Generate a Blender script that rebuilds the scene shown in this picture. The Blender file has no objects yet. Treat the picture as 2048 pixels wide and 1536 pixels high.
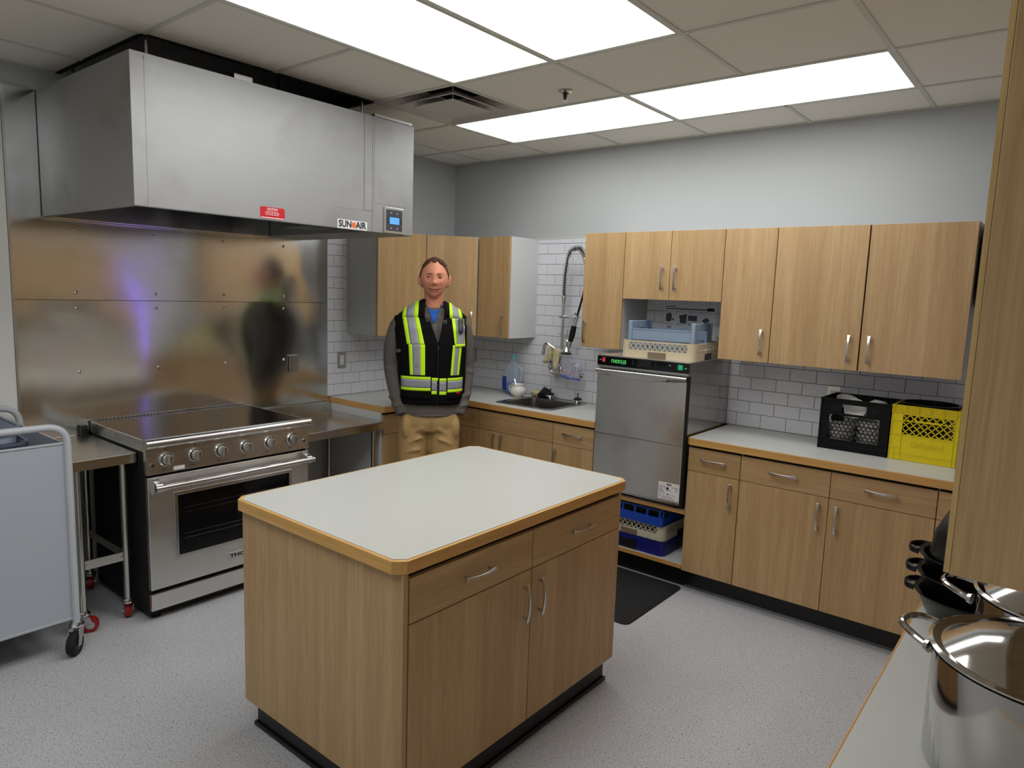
import bpy, bmesh, math, random
from mathutils import Vector, Matrix
random.seed(7)
sc = bpy.context.scene
COL = sc.collection
PI = math.pi

# ------------------------------------------------------------------ camera
F_PX = 1391.08
cam_d = bpy.data.cameras.new('camera'); cam = bpy.data.objects.new('camera', cam_d); COL.objects.link(cam)
cam_d.sensor_fit = 'HORIZONTAL'; cam_d.sensor_width = 36.0; cam_d.lens = F_PX / 2048 * 36.0
cam_d.clip_start = 0.05; cam_d.clip_end = 60
yaw, pitch, roll = -0.6812, -0.1316, 0.0339
fw = Vector((math.sin(yaw)*math.cos(pitch), math.cos(yaw)*math.cos(pitch), math.sin(pitch)))
rt = Vector((math.cos(yaw), -math.sin(yaw), 0)); up = rt.cross(fw)
rt2 = math.cos(roll)*rt + math.sin(roll)*up; up2 = -math.sin(roll)*rt + math.cos(roll)*up
M = Matrix((rt2, up2, -fw)).transposed().to_4x4(); M.translation = Vector((4.0943, -4.2275, 1.6873))
cam.matrix_world = M
sc.camera = cam

# ------------------------------------------------------------------ world, exposure
w = bpy.data.worlds.new('world'); sc.world = w; w.use_nodes = True
w.node_tree.nodes['Background'].inputs[0].default_value = (0.5, 0.52, 0.55, 1)
w.node_tree.nodes['Background'].inputs[1].default_value = 0.02
sc.view_settings.view_transform = 'Standard'; sc.view_settings.look = 'None'
sc.view_settings.gamma = 1.0; sc.view_settings.use_curve_mapping = False
sc.view_settings.exposure = 0.12
sc.cycles.max_bounces = 7; sc.cycles.adaptive_threshold = 0.035
LAMP = 5.2           # radiance of the ceiling light panels

H = 2.695            # ceiling height
RX = 4.42            # right wall
YB = -6.2            # wall behind the camera

# ------------------------------------------------------------------ helpers
OFF = {}
def lin(c):
    c = c/255.0
    return c/12.92 if c <= 0.04045 else ((c+0.055)/1.055)**2.4
def rgb(r, g, b): return (lin(r), lin(g), lin(b), 1.0)

def thing(name, label, cat, loc=(0,0,0), rz=0.0, group=None, local=False, kind=None):
    o = bpy.data.objects.new(name, None); COL.objects.link(o)
    o.location = loc; o.rotation_euler = (0,0,rz); o.empty_display_size = 0.05
    OFF[o.name] = Vector((0,0,0)) if local else Vector(loc)
    if label: o['label'] = label
    if cat: o['category'] = cat
    if group: o['group'] = group
    if kind: o['kind'] = kind
    return o
def tag(o, label=None, cat=None, group=None, kind=None):
    if label: o['label'] = label
    if cat: o['category'] = cat
    if group: o['group'] = group
    if kind: o['kind'] = kind
    return o
def copy_tree(o, parent=None):
    c = o.copy(); COL.objects.link(c); c.parent = parent
    OFF[c.name] = OFF.get(o.name, Vector((0,0,0)))
    for ch in list(o.children):
        copy_tree(ch, c)
    return c

class MB:
    def __init__(s): s.v = []; s.f = []
    def add(s, vs, fs):
        b = len(s.v); s.v += [tuple(p) for p in vs]; s.f += [tuple(i+b for i in f) for f in fs]; return s
    def box(s, x0, x1, y0, y1, z0, z1):
        vs = [(x0,y0,z0),(x1,y0,z0),(x1,y1,z0),(x0,y1,z0),(x0,y0,z1),(x1,y0,z1),(x1,y1,z1),(x0,y1,z1)]
        return s.add(vs, [(0,3,2,1),(4,5,6,7),(0,1,5,4),(1,2,6,5),(2,3,7,6),(3,0,4,7)])
    def obox(s, c, size, R):
        b = MB().box(-size[0]/2,size[0]/2,-size[1]/2,size[1]/2,-size[2]/2,size[2]/2)
        return s.add([Vector(c)+R@Vector(p) for p in b.v], b.f)
    def bar(s, p0, p1, wd, th, upv=(0,0,1)):
        p0, p1 = Vector(p0), Vector(p1); d = p1-p0; L = d.length; d.normalize()
        u = Vector(upv); side = d.cross(u)
        if side.length < 1e-6: side = d.cross(Vector((1,0,0)))
        side.normalize(); u = side.cross(d)
        return s.obox((p0+p1)/2, (L, wd, th), Matrix((d, side, u)).transposed())
    def cyl(s, p0, p1, r0, r1=None, n=16):
        r1 = r0 if r1 is None else r1
        return s.tube([p0, p1], [r0, r1], n)
    def tube(s, pts, r, n=8, closed=False, sx=1.0, ref=None):
        pts = [Vector(p) for p in pts]; m = len(pts)
        rs = r if isinstance(r, (list, tuple)) else [r]*m
        vs = []; prev = None
        for i, p in enumerate(pts):
            if closed: t = pts[(i+1)%m]-pts[i-1]
            else: t = pts[min(i+1,m-1)]-pts[max(i-1,0)]
            t.normalize()
            if prev is None:
                a = Vector(ref) if ref else (Vector((0,0,1)) if abs(t.z) < 0.9 else Vector((1,0,0)))
                nrm = (a - t*a.dot(t)).normalized()
            else:
                nrm = (prev - t*prev.dot(t))
                nrm = nrm.normalized() if nrm.length > 1e-6 else prev
            prev = nrm; b = t.cross(nrm)
            for k in range(n):
                a = 2*PI*k/n
                vs.append(p + nrm*(math.cos(a)*rs[i]) + b*(math.sin(a)*rs[i]*sx))
        fs = []
        for i in range(m if closed else m-1):
            j = (i+1) % m
            for k in range(n):
                k2 = (k+1) % n
                fs.append((i*n+k, i*n+k2, j*n+k2, j*n+k))
        if not closed:
            fs.append(tuple(range(n-1,-1,-1))); fs.append(tuple((m-1)*n+k for k in range(n)))
        return s.add(vs, fs)
    def lathe(s, prof, c=(0,0,0), n=32, X=(1,0,0), Y=(0,1,0), Z=(0,0,1), closed=False):
        c = Vector(c); X, Y, Z = Vector(X), Vector(Y), Vector(Z); vs = []; m = len(prof)
        for r, z in prof:
            for k in range(n):
                a = 2*PI*k/n
                vs.append(c + X*(r*math.cos(a)) + Y*(r*math.sin(a)) + Z*z)
        fs = []
        for i in range(m if closed else m-1):
            j = (i+1) % m
            for k in range(n):
                k2 = (k+1) % n
                fs.append((i*n+k, i*n+k2, j*n+k2, j*n+k))
        if not closed:
            fs.append(tuple(range(n-1,-1,-1))); fs.append(tuple((m-1)*n+k for k in range(n)))
        return s.add(vs, fs)
    def prism(s, poly, a0, a1, plane='xy'):
        def P(u, v, a): return {'xy':(u,v,a),'xz':(u,a,v),'yz':(a,u,v)}[plane]
        n = len(poly)
        vs = [P(u,v,a0) for u,v in poly]+[P(u,v,a1) for u,v in poly]
        fs = [tuple(range(n-1,-1,-1)), tuple(range(n,2*n))]
        fs += [(i,(i+1)%n,n+(i+1)%n,n+i) for i in range(n)]
        return s.add(vs, fs)
    def cells(s, us, vs_, mask, a0, a1, plane='xy'):
        """solid slab over the grid cells where mask(i,j) is true; shared vertices"""
        def P(u, v, a): return {'xy':(u,v,a),'xz':(u,a,v),'yz':(a,u,v)}[plane]
        nu, nv = len(us)-1, len(vs_)-1
        on = lambda i, j: 0 <= i < nu and 0 <= j < nv and mask(i,j)
        idx = {}; V = []; Fc = []
        def I(i, j, k):
            if (i,j,k) not in idx: idx[(i,j,k)] = len(V); V.append(P(us[i], vs_[j], (a0,a1)[k]))
            return idx[(i,j,k)]
        for i in range(nu):
            for j in range(nv):
                if not on(i,j): continue
                Fc.append((I(i,j,1),I(i+1,j,1),I(i+1,j+1,1),I(i,j+1,1)))
                Fc.append((I(i,j+1,0),I(i+1,j+1,0),I(i+1,j,0),I(i,j,0)))
                if not on(i,j-1): Fc.append((I(i,j,0),I(i+1,j,0),I(i+1,j,1),I(i,j,1)))
                if not on(i,j+1): Fc.append((I(i+1,j+1,0),I(i,j+1,0),I(i,j+1,1),I(i+1,j+1,1)))
                if not on(i-1,j): Fc.append((I(i,j+1,0),I(i,j,0),I(i,j,1),I(i,j+1,1)))
                if not on(i+1,j): Fc.append((I(i+1,j,0),I(i+1,j+1,0),I(i+1,j+1,1),I(i+1,j,1)))
        return s.add(V, Fc)
    def grid(s, fn, nu, nv, closed_u=False):
        vs = [fn(i, j) for j in range(nv) for i in range(nu)]
        fs = []
        for j in range(nv-1):
            for i in range(nu if closed_u else nu-1):
                i2 = (i+1) % nu
                fs.append((j*nu+i, j*nu+i2, (j+1)*nu+i2, (j+1)*nu+i))
        return s.add(vs, fs)
    def mesh(s, name, off=Vector((0,0,0)), smooth=False, ang=0.6):
        me = bpy.data.meshes.new(name)
        me.from_pydata([(p[0]-off[0], p[1]-off[1], p[2]-off[2]) for p in s.v], [], s.f)
        bm = bmesh.new(); bm.from_mesh(me)
        bmesh.ops.recalc_face_normals(bm, faces=bm.faces)
        if smooth:
            for f in bm.faces: f.smooth = True
            for e in bm.edges:
                if len(e.link_faces) == 2 and e.calc_face_angle(0) > ang: e.smooth = False
        bm.to_mesh(me); bm.free(); me.update()
        return me
    def build(s, name, m, parent=None, bevel=0, smooth=False, seg=2, ang=0.6, solid=0):
        off = OFF.get(parent.name, Vector((0,0,0))) if parent else Vector((0,0,0))
        me = s.mesh(name, off, smooth, ang)
        return obj(name, me, m, parent, bevel, seg, solid)
def obj(name, me, m, parent=None, bevel=0, seg=2, solid=0):
    o = bpy.data.objects.new(name, me); COL.objects.link(o)
    if m is not None and not me.materials: me.materials.append(m)
    if parent: o.parent = parent; OFF[o.name] = OFF.get(parent.name, Vector((0,0,0)))
    else: OFF[o.name] = Vector((0,0,0))
    if solid:
        so = o.modifiers.new('thick', 'SOLIDIFY'); so.thickness = solid; so.offset = 0
    if bevel:
        b = o.modifiers.new('bevel', 'BEVEL'); b.width = bevel; b.segments = seg; b.limit_method = 'ANGLE'; b.angle_limit = 0.7
    return o
def place(o, loc): o.location = loc; return o

def text(name, body, size, m, parent, o, R, U, N, thick=0.0006, bold=0.0, align='CENTER', sx=1.0, shear=0.0):
    cu = bpy.data.curves.new(name, 'FONT'); cu.body = body; cu.size = size; cu.align_x = align; cu.align_y = 'CENTER'
    cu.extrude = thick; cu.offset = bold; cu.resolution_u = 3; cu.shear = shear
    t = bpy.data.objects.new(name, cu); COL.objects.link(t)
    dg = bpy.context.evaluated_depsgraph_get()
    me = bpy.data.meshes.new_from_object(t.evaluated_get(dg))
    bpy.data.objects.remove(t); bpy.data.curves.remove(cu)
    off = OFF.get(parent.name, Vector((0,0,0)))
    R, U, N, o = Vector(R), Vector(U), Vector(N), Vector(o)
    for v in me.vertices:
        v.co = o + R*(v.co.x*sx) + U*v.co.y + N*(v.co.z+thick) - off
    me.materials.clear(); me.name = name
    return obj(name, me, m, parent)

def arc(c, r, a0, a1, n, f):
    return [f(c[0]+r*math.cos(a0+(a1-a0)*i/n), c[1]+r*math.sin(a0+(a1-a0)*i/n)) for i in range(n+1)]
def rrect(x0, x1, y0, y1, r, n=5):
    pts = []
    for cx, cy, a in ((x1-r,y0+r,-PI/2),(x1-r,y1-r,0),(x0+r,y1-r,PI/2),(x0+r,y0+r,PI)):
        for i in range(n+1):
            t = a+PI/2*i/n; pts.append((cx+r*math.cos(t), cy+r*math.sin(t)))
    return pts
def fillet(pts, r, n=5):
    """polyline with rounded corners"""
    pts = [Vector(p) for p in pts]; out = [pts[0]]
    for i in range(1, len(pts)-1):
        a, b, c = pts[i-1], pts[i], pts[i+1]
        d0 = (a-b); d1 = (c-b); k = min(r, d0.length*0.49, d1.length*0.49)
        p0 = b+d0.normalized()*k; p1 = b+d1.normalized()*k
        for j in range(n+1):
            t = j/n; out.append(p0*(1-t)**2 + b*(2*t*(1-t)) + p1*t*t)
    out.append(pts[-1]); return out

# ------------------------------------------------------------------ materials
def newmat(name):
    m = bpy.data.materials.new(name); m.use_nodes = True
    nt = m.node_tree; return m, nt, nt.nodes['Principled BSDF']
def N(nt, t, **kw):
    n = nt.nodes.new(t)
    for k, v in kw.items(): setattr(n, k, v)
    return n
def mat(name, c, rough=0.5, metal=0.0, spec=0.5, coat=0.0, noise=0.0, nscale=8.0, bump=0.0, bscale=60.0, alpha=1.0, trans=0.0, ior=1.45):
    m, nt, p = newmat(name)
    p.inputs['Base Color'].default_value = c; p.inputs['Roughness'].default_value = rough
    p.inputs['Metallic'].default_value = metal; p.inputs['Specular IOR Level'].default_value = spec
    p.inputs['Coat Weight'].default_value = coat; p.inputs['Alpha'].default_value = alpha
    p.inputs['Transmission Weight'].default_value = trans; p.inputs['IOR'].default_value = ior
    if noise or bump:
        tc = N(nt, 'ShaderNodeTexCoord')
    if noise:
        n = N(nt, 'ShaderNodeTexNoise'); n.inputs['Scale'].default_value = nscale; n.inputs['Detail'].default_value = 6
        nt.links.new(tc.outputs['Object'], n.inputs['Vector'])
        mx = N(nt, 'ShaderNodeMix', data_type='RGBA')
        k = 1-noise
        mx.inputs[6].default_value = (c[0]*k, c[1]*k, c[2]*k, 1); mx.inputs[7].default_value = tuple(min(1, x*(1+noise)) for x in c[:3])+(1,)
        nt.links.new(n.outputs['Fac'], mx.inputs[0]); nt.links.new(mx.outputs[2], p.inputs['Base Color'])
    if bump:
        n2 = N(nt, 'ShaderNodeTexNoise'); n2.inputs['Scale'].default_value = bscale; n2.inputs['Detail'].default_value = 4
        nt.links.new(tc.outputs['Object'], n2.inputs['Vector'])
        b = N(nt, 'ShaderNodeBump'); b.inputs['Strength'].default_value = bump; b.inputs['Distance'].default_value = 0.01
        nt.links.new(n2.outputs['Fac'], b.inputs['Height']); nt.links.new(b.outputs['Normal'], p.inputs['Normal'])
    return m
def wood(name, axis, c0, c1, c2, rough=0.42):
    m, nt, p = newmat(name)
    tc = N(nt, 'ShaderNodeTexCoord'); oi = N(nt, 'ShaderNodeObjectInfo')
    sc_ = {'z':(1,1,0.035),'x':(0.035,1,1),'y':(1,0.035,1)}[axis]
    ad = N(nt, 'ShaderNodeVectorMath', operation='ADD')
    mu = N(nt, 'ShaderNodeMath', operation='MULTIPLY'); mu.inputs[1].default_value = 37.0
    nt.links.new(oi.outputs['Random'], mu.inputs[0])
    cx = N(nt, 'ShaderNodeCombineXYZ')
    for i in range(3): nt.links.new(mu.outputs[0], cx.inputs[i])
    nt.links.new(tc.outputs['Object'], ad.inputs[0]); nt.links.new(cx.outputs[0], ad.inputs[1])
    mp = N(nt, 'ShaderNodeMapping'); mp.inputs['Scale'].default_value = sc_
    nt.links.new(ad.outputs[0], mp.inputs['Vector'])
    def noise(scale, det, rg=0.6, dist=0.0):
        n = N(nt, 'ShaderNodeTexNoise'); n.inputs['Scale'].default_value = scale; n.inputs['Detail'].default_value = det
        n.inputs['Roughness'].default_value = rg; n.inputs['Distortion'].default_value = dist
        nt.links.new(mp.outputs[0], n.inputs['Vector']); return n
    fine = noise(260, 3); mid = noise(38, 5, 0.65, 0.6); big = noise(7, 3, 0.5, 0.8)
    r1 = N(nt, 'ShaderNodeValToRGB'); r1.color_ramp.elements[0].position = 0.32; r1.color_ramp.elements[1].position = 0.68
    r1.color_ramp.elements[0].color = c0; r1.color_ramp.elements[1].color = c1
    nt.links.new(mid.outputs['Fac'], r1.inputs['Fac'])
    mx = N(nt, 'ShaderNodeMix', data_type='RGBA', blend_type='MIX'); mx.inputs[7].default_value = c2
    r2 = N(nt, 'ShaderNodeMapRange'); r2.inputs[1].default_value = 0.42; r2.inputs[2].default_value = 0.75; r2.inputs[4].default_value = 0.75
    nt.links.new(big.outputs['Fac'], r2.inputs[0]); nt.links.new(r2.outputs[0], mx.inputs[0]); nt.links.new(r1.outputs[0], mx.inputs[6])
    mf = N(nt, 'ShaderNodeMix', data_type='RGBA', blend_type='MULTIPLY'); mf.inputs[0].default_value = 0.24
    r3 = N(nt, 'ShaderNodeValToRGB'); r3.color_ramp.elements[0].position = 0.35; r3.color_ramp.elements[1].position = 0.6
    r3.color_ramp.elements[0].color = (0.45,0.40,0.33,1); r3.color_ramp.elements[1].color = (1,1,1,1)
    nt.links.new(fine.outputs['Fac'], r3.inputs['Fac'])
    nt.links.new(mx.outputs[2], mf.inputs[6]); nt.links.new(r3.outputs[0], mf.inputs[7])
    nt.links.new(mf.outputs[2], p.inputs['Base Color'])
    p.inputs['Roughness'].default_value = rough
    b = N(nt, 'ShaderNodeBump'); b.inputs['Strength'].default_value = 0.08; b.inputs['Distance'].default_value = 0.002
    nt.links.new(fine.outputs['Fac'], b.inputs['Height']); nt.links.new(b.outputs['Normal'], p.inputs['Normal'])
    return m
def steel(name, c, rough, axis='z', aniso=0.0, brush=0.10, smudge=0.12, wav=0.0):
    m, nt, p = newmat(name)
    p.inputs['Base Color'].default_value = c; p.inputs['Metallic'].default_value = 1.0; p.inputs['Roughness'].default_value = rough
    if aniso:
        p.inputs['Anisotropic'].default_value = aniso
        tg = N(nt, 'ShaderNodeCombineXYZ'); tg.inputs[2].default_value = 1.0; nt.links.new(tg.outputs[0], p.inputs['Tangent'])
    tc = N(nt, 'ShaderNodeTexCoord')
    mp = N(nt, 'ShaderNodeMapping'); mp.inputs['Scale'].default_value = {'z':(220,220,4),'x':(4,220,220),'y':(220,4,220)}[axis]
    nt.links.new(tc.outputs['Object'], mp.inputs['Vector'])
    n = N(nt, 'ShaderNodeTexNoise'); n.inputs['Scale'].default_value = 1.0; n.inputs['Detail'].default_value = 3
    nt.links.new(mp.outputs[0], n.inputs['Vector'])
    n2 = N(nt, 'ShaderNodeTexNoise'); n2.inputs['Scale'].default_value = 3.2; n2.inputs['Detail'].default_value = 5
    nt.links.new(tc.outputs['Object'], n2.inputs['Vector'])
    a = N(nt, 'ShaderNodeMath', operation='MULTIPLY_ADD'); a.inputs[1].default_value = brush; a.inputs[2].default_value = rough-brush/2
    nt.links.new(n.outputs['Fac'], a.inputs[0])
    a2 = N(nt, 'ShaderNodeMath', operation='MULTIPLY_ADD'); a2.inputs[1].default_value = smudge
    nt.links.new(n2.outputs['Fac'], a2.inputs[0]); nt.links.new(a.outputs[0], a2.inputs[2])
    s3 = N(nt, 'ShaderNodeMath', operation='SUBTRACT'); s3.inputs[1].default_value = smudge/2
    nt.links.new(a2.outputs[0], s3.inputs[0]); nt.links.new(s3.outputs[0], p.inputs['Roughness'])
    mx = N(nt, 'ShaderNodeMix', data_type='RGBA'); mx.inputs[6].default_value = (c[0]*0.82,c[1]*0.80,c[2]*0.76,1); mx.inputs[7].default_value = c
    mr = N(nt, 'ShaderNodeMapRange'); mr.inputs[1].default_value = 0.3; mr.inputs[2].default_value = 0.5
    nt.links.new(n2.outputs['Fac'], mr.inputs[0]); nt.links.new(mr.outputs[0], mx.inputs[0]); nt.links.new(mx.outputs[2], p.inputs['Base Color'])
    b = N(nt, 'ShaderNodeBump'); b.inputs['Strength'].default_value = 0.015; b.inputs['Distance'].default_value = 0.001
    nt.links.new(n.outputs['Fac'], b.inputs['Height'])
    nt.links.new(b.outputs['Normal'], p.inputs['Normal'])
    return m
def emit(name, c, s):
    m, nt, p = newmat(name)
    p.inputs['Base Color'].default_value = (0.8,0.8,0.8,1) if s > 3 else tuple(c[:3])+(1,); p.inputs['Emission Color'].default_value = c; p.inputs['Emission Strength'].default_value = s
    return m
def floor_mat():
    m, nt, p = newmat('speckled_vinyl')
    tc = N(nt, 'ShaderNodeTexCoord')
    def speck(scale, lo, hi, base, spot):
        v = N(nt, 'ShaderNodeTexNoise'); v.inputs['Scale'].default_value = scale; v.inputs['Detail'].default_value = 1.5
        nt.links.new(tc.outputs['Object'], v.inputs['Vector'])
        r = N(nt, 'ShaderNodeMapRange'); r.inputs[1].default_value = lo; r.inputs[2].default_value = hi
        nt.links.new(v.outputs['Fac'], r.inputs[0])
        mx = N(nt, 'ShaderNodeMix', data_type='RGBA'); nt.links.new(r.outputs[0], mx.inputs[0])
        if isinstance(base, tuple): mx.inputs[6].default_value = base
        else: nt.links.new(base, mx.inputs[6])
        mx.inputs[7].default_value = spot
        return mx.outputs[2]
    c = speck(3.0, 0.3, 0.7, rgb(180,180,181), rgb(186,185,184))
    c = speck(150, 0.52, 0.64, c, rgb(148,147,152))
    c = speck(210, 0.60, 0.68, c, rgb(198,198,202))
    c = speck(120, 0.67, 0.72, c, rgb(92,94,108))
    c = speck(170, 0.70, 0.74, c, rgb(70,70,74))
    nt.links.new(c, p.inputs['Base Color'])
    p.inputs['Roughness'].default_value = 0.55; p.inputs['Specular IOR Level'].default_value = 0.3
    return m

W0, W1, W2 = rgb(182,147,101), rgb(200,168,121), rgb(166,132,88)
M_WV = wood('oak_laminate_vertical', 'z', W0, W1, W2)
M_WH = wood('oak_laminate_horizontal', 'x', W0, W1, W2)
M_EDGE = wood('maple_edge_x', 'x', rgb(204,154,84), rgb(220,174,104), rgb(190,138,70), 0.4)
M_EDGEY = wood('maple_edge_y', 'y', rgb(204,154,84), rgb(220,174,104), rgb(190,138,70), 0.4)
M_LAM = mat('grey_laminate', rgb(190,190,183), 0.32, noise=0.015, nscale=3)
M_MEL = mat('grey_melamine', rgb(176,176,174), 0.45)
M_MELW = mat('white_melamine', rgb(205,205,203), 0.45)
M_WALL = mat('painted_wall', rgb(180,182,181), 0.75, bump=0.03, bscale=180, spec=0.2)
M_WALL2 = mat('white_paint', rgb(232,231,226), 0.8, spec=0.2)
M_TILE = mat('white_glazed_tile', rgb(214,214,218), 0.12, noise=0.02, nscale=6)
M_GROUT = mat('grey_grout', rgb(104,104,106), 0.9)
M_CEIL = mat('acoustic_tile', rgb(236,231,220), 0.95, noise=0.02, nscale=90, bump=0.12, bscale=240, spec=0.1)
M_TBAR = mat('grid_metal', rgb(206,206,194), 0.5)
M_BLACK = mat('matte_black', rgb(14,14,14), 0.7)
M_PLEN = mat('dark_plenum', rgb(16,16,17), 0.95, spec=0.0)
M_RUB = mat('black_rubber', rgb(20,20,20), 0.8, bump=0.1, bscale=90)
M_TOE = mat('black_vinyl_base', rgb(18,18,18), 0.38)
M_FLOOR = floor_mat()
M_ST = steel('brushed_steel', (0.72,0.705,0.67,1), 0.30, 'y', aniso=0.6, brush=0.05)
M_STH = steel('brushed_steel_horizontal', (0.66,0.645,0.61,1), 0.28, 'y', brush=0.05)
M_STHX = steel('brushed_steel_across', (0.66,0.65,0.62,1), 0.30, 'x', aniso=0.7, brush=0.04)
M_SIDE = mat('polished_side', (0.42,0.41,0.39,1), 0.12, 1.0)
M_HOOD = steel('hood_steel', (0.375,0.375,0.372,1), 0.56, 'y', smudge=0.10)
M_SPL = steel('splash_steel', (0.70,0.715,0.72,1), 0.15, 'y', aniso=0.40, brush=0.02, smudge=0.05)
M_TABLE = steel('table_steel', (0.62,0.60,0.55,1), 0.22, 'y', brush=0.05)
M_NICK = mat('brushed_nickel', (0.60,0.585,0.56,1), 0.24, 1.0)
M_CHR = mat('chrome', (0.72,0.72,0.73,1), 0.07, 1.0)
M_POT = mat('polished_steel', (0.50,0.49,0.47,1), 0.10, 1.0)
M_GLASSB = mat('black_glass', rgb(8,8,9), 0.05, coat=0.3)
M_BPLA = mat('black_plastic', rgb(16,16,17), 0.35)
M_WHITE = mat('white_print', rgb(225,225,225), 0.5)
M_INK = mat('black_print', rgb(20,20,22), 0.5)
M_LAMP = emit('lamp_diffuser', (0.965,0.985,1.0,1), LAMP)
# ================================================================== THE SETTING
HW = 3.1             # walls run up behind the hung ceiling
fl = MB().box(-0.1, RX+0.1, YB-0.1, 0.1, -0.1, 0).build('floor', M_FLOOR); tag(fl, 'grey speckled vinyl floor', kind='structure')
wl = MB().box(-0.1, 0, YB-0.1, 0.1, 0, HW).build('wall_left', M_WALL); tag(wl, 'pale grey painted wall behind the cooking range', kind='structure')
wb = MB().box(0, RX, 0, 0.1, 0, HW).build('wall_back', M_WALL); tag(wb, 'pale grey painted wall with white tiled splash behind the sink', kind='structure')
wr = MB().box(RX, RX+0.1, YB-0.1, 0.1, 0, HW).build('wall_right', M_WALL2); tag(wr, 'pale painted wall on the right', kind='structure')
wf = MB().box(0, RX, YB-0.1, YB, 0, HW).build('wall_front', M_WALL2); tag(wf, 'pale painted wall behind the camera', kind='structure')
tw = MB().box(0, .004, YB, -3.1155, 0, H).build('trim_1', M_WALL2); tag(tw, 'white wall sheet left of the steel splash', kind='structure')
ce = MB().box(-0.1, RX+0.1, YB-0.1, 0.1, HW, HW+0.1).build('ceiling', M_PLEN); tag(ce, 'hung ceiling of square white tiles in a metal grid', kind='structure')

G = 0.6096
XL = [0.0, 0.955-G, 0.955, 0.955+G, 0.955+2*G, 0.955+3*G, 0.955+4*G, 0.955+5*G, RX]
YL = [0.0]+[-(0.425+k*G) for k in range(10)]+[YB]
LIGHTS = [((2,4),(1,2)), ((4,6),(1,2)), ((3,4),(3,5)), ((4,5),(3,5)), ((3,4),(6,8)), ((4,5),(6,8))]  # last two are unseen, added behind the camera to brighten the island end
cell = {}
for i in range(len(XL)-1):
    for j in range(len(YL)-1): cell[(i,j)] = 'T'
for n, ((a,b),(c,d)) in enumerate(LIGHTS):
    for i in range(a,b):
        for j in range(c,d): cell[(i,j)] = 'L%d' % n
for i in (0,1):
    for j in (3,4): cell[(i,j)] = 'O'
cell[(2,2)] = 'V'
tile_mesh = {}
for (i,j), k in cell.items():
    if k != 'T': continue
    wx, wy = XL[i+1]-XL[i], YL[j]-YL[j+1]
    key = (round(wx,3), round(wy,3))
    if key not in tile_mesh:
        tile_mesh[key] = MB().box(-wx/2+.004, wx/2-.004, -wy/2+.004, wy/2-.004, 0, .016).mesh('ceiling_tile')
    o = obj('ceiling_tile', tile_mesh[key], M_CEIL, ce, bevel=0)
    o.location = ((XL[i]+XL[i+1])/2, (YL[j]+YL[j+1])/2, H+.001)
def gridbar(x0, x1, y0, y1, dark):
    m = MB().box(x0, x1, y0, y1, H-.004, H+.002)
    xc, yc = (x0+x1)/2, (y0+y1)/2
    if x1-x0 > y1-y0: m.box(x0, x1, yc-.001, yc+.001, H+.002, H+.035)
    else: m.box(xc-.001, xc+.001, y0, y1, H+.002, H+.035)
    m.build('grid_bar', M_BLACK if dark else M_TBAR, ce)
hb = .010
def runs(seq):
    out = []; start = None; prev = None
    for n, s in enumerate(list(seq)+[None]):
        if s != prev:
            if prev is not None: out.append((start, n, prev))
            start = n; prev = s
    return out
for i in range(1, len(XL)-1):
    st = []
    for j in range(len(YL)-1):
        a, b = cell[(i-1,j)], cell[(i,j)]
        st.append(None if (a == b and a != 'T') else ('D' if 'O' in (a,b) else 'N'))
    for s, e, k in runs(st):
        gridbar(XL[i]-hb, XL[i]+hb, YL[e]+(hb if e < len(YL)-1 else 0), YL[s]-(hb if s else 0), k == 'D')
for j in range(1, len(YL)-1):
    for i in range(len(XL)-1):
        a, b = cell[(i,j-1)], cell[(i,j)]
        if a == b and a != 'T': continue
        gridbar(XL[i]+hb*(i>0), XL[i+1]-hb, YL[j]-hb, YL[j]+hb, 'O' in (a,b))
for nm, b in (('wall_angle',(0,RX,-.022,0)), ('wall_angle',(0,.022,YB,-2.88)), ('wall_angle',(0,.022,-1.63,-.022)), ('wall_angle',(RX-.022,RX,YB,-.022))):
    MB().box(b[0], b[1], b[2], b[3], H-.003, H).build(nm, M_TBAR, ce)
LN = ['flat light panel nearest the corner above the sink, small end left', 'long flat light panel over the wall cabinets, the right one of its row',
      'flat light panel beside the hood, running towards the camera', 'flat light panel over the island, right of the one beside the hood',
      'unseen flat light panel added behind the camera on the hood side', 'unseen flat light panel added behind the camera on the right']
LN[0] = 'bright flat light panel between the square air vent and the sink wall'
for n, ((a,b),(c,d)) in enumerate(LIGHTS):
    x0, x1, y0, y1 = XL[a]+hb, XL[b]-hb, YL[d]+hb, YL[c]-hb
    t = thing('ceiling_light', LN[n], 'ceiling light', ((x0+x1)/2,(y0+y1)/2,H), group='flat light panels in the ceiling grid')
    fr = .010
    MB().cells([x0,x0+fr,x1-fr,x1],[y0,y0+fr,y1-fr,y1], lambda i,j: not (i==1 and j==1), H-.002, H+.006).build('frame', M_TBAR, t)
    MB().box(x0+fr, x1-fr, y0+fr, y1-fr, H+.001, H+.004).build('diffuser', M_LAMP, t)
    MB().box(x0, x1, y0, y1, H+.007, H+.05).build('housing', M_TBAR, t)

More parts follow.
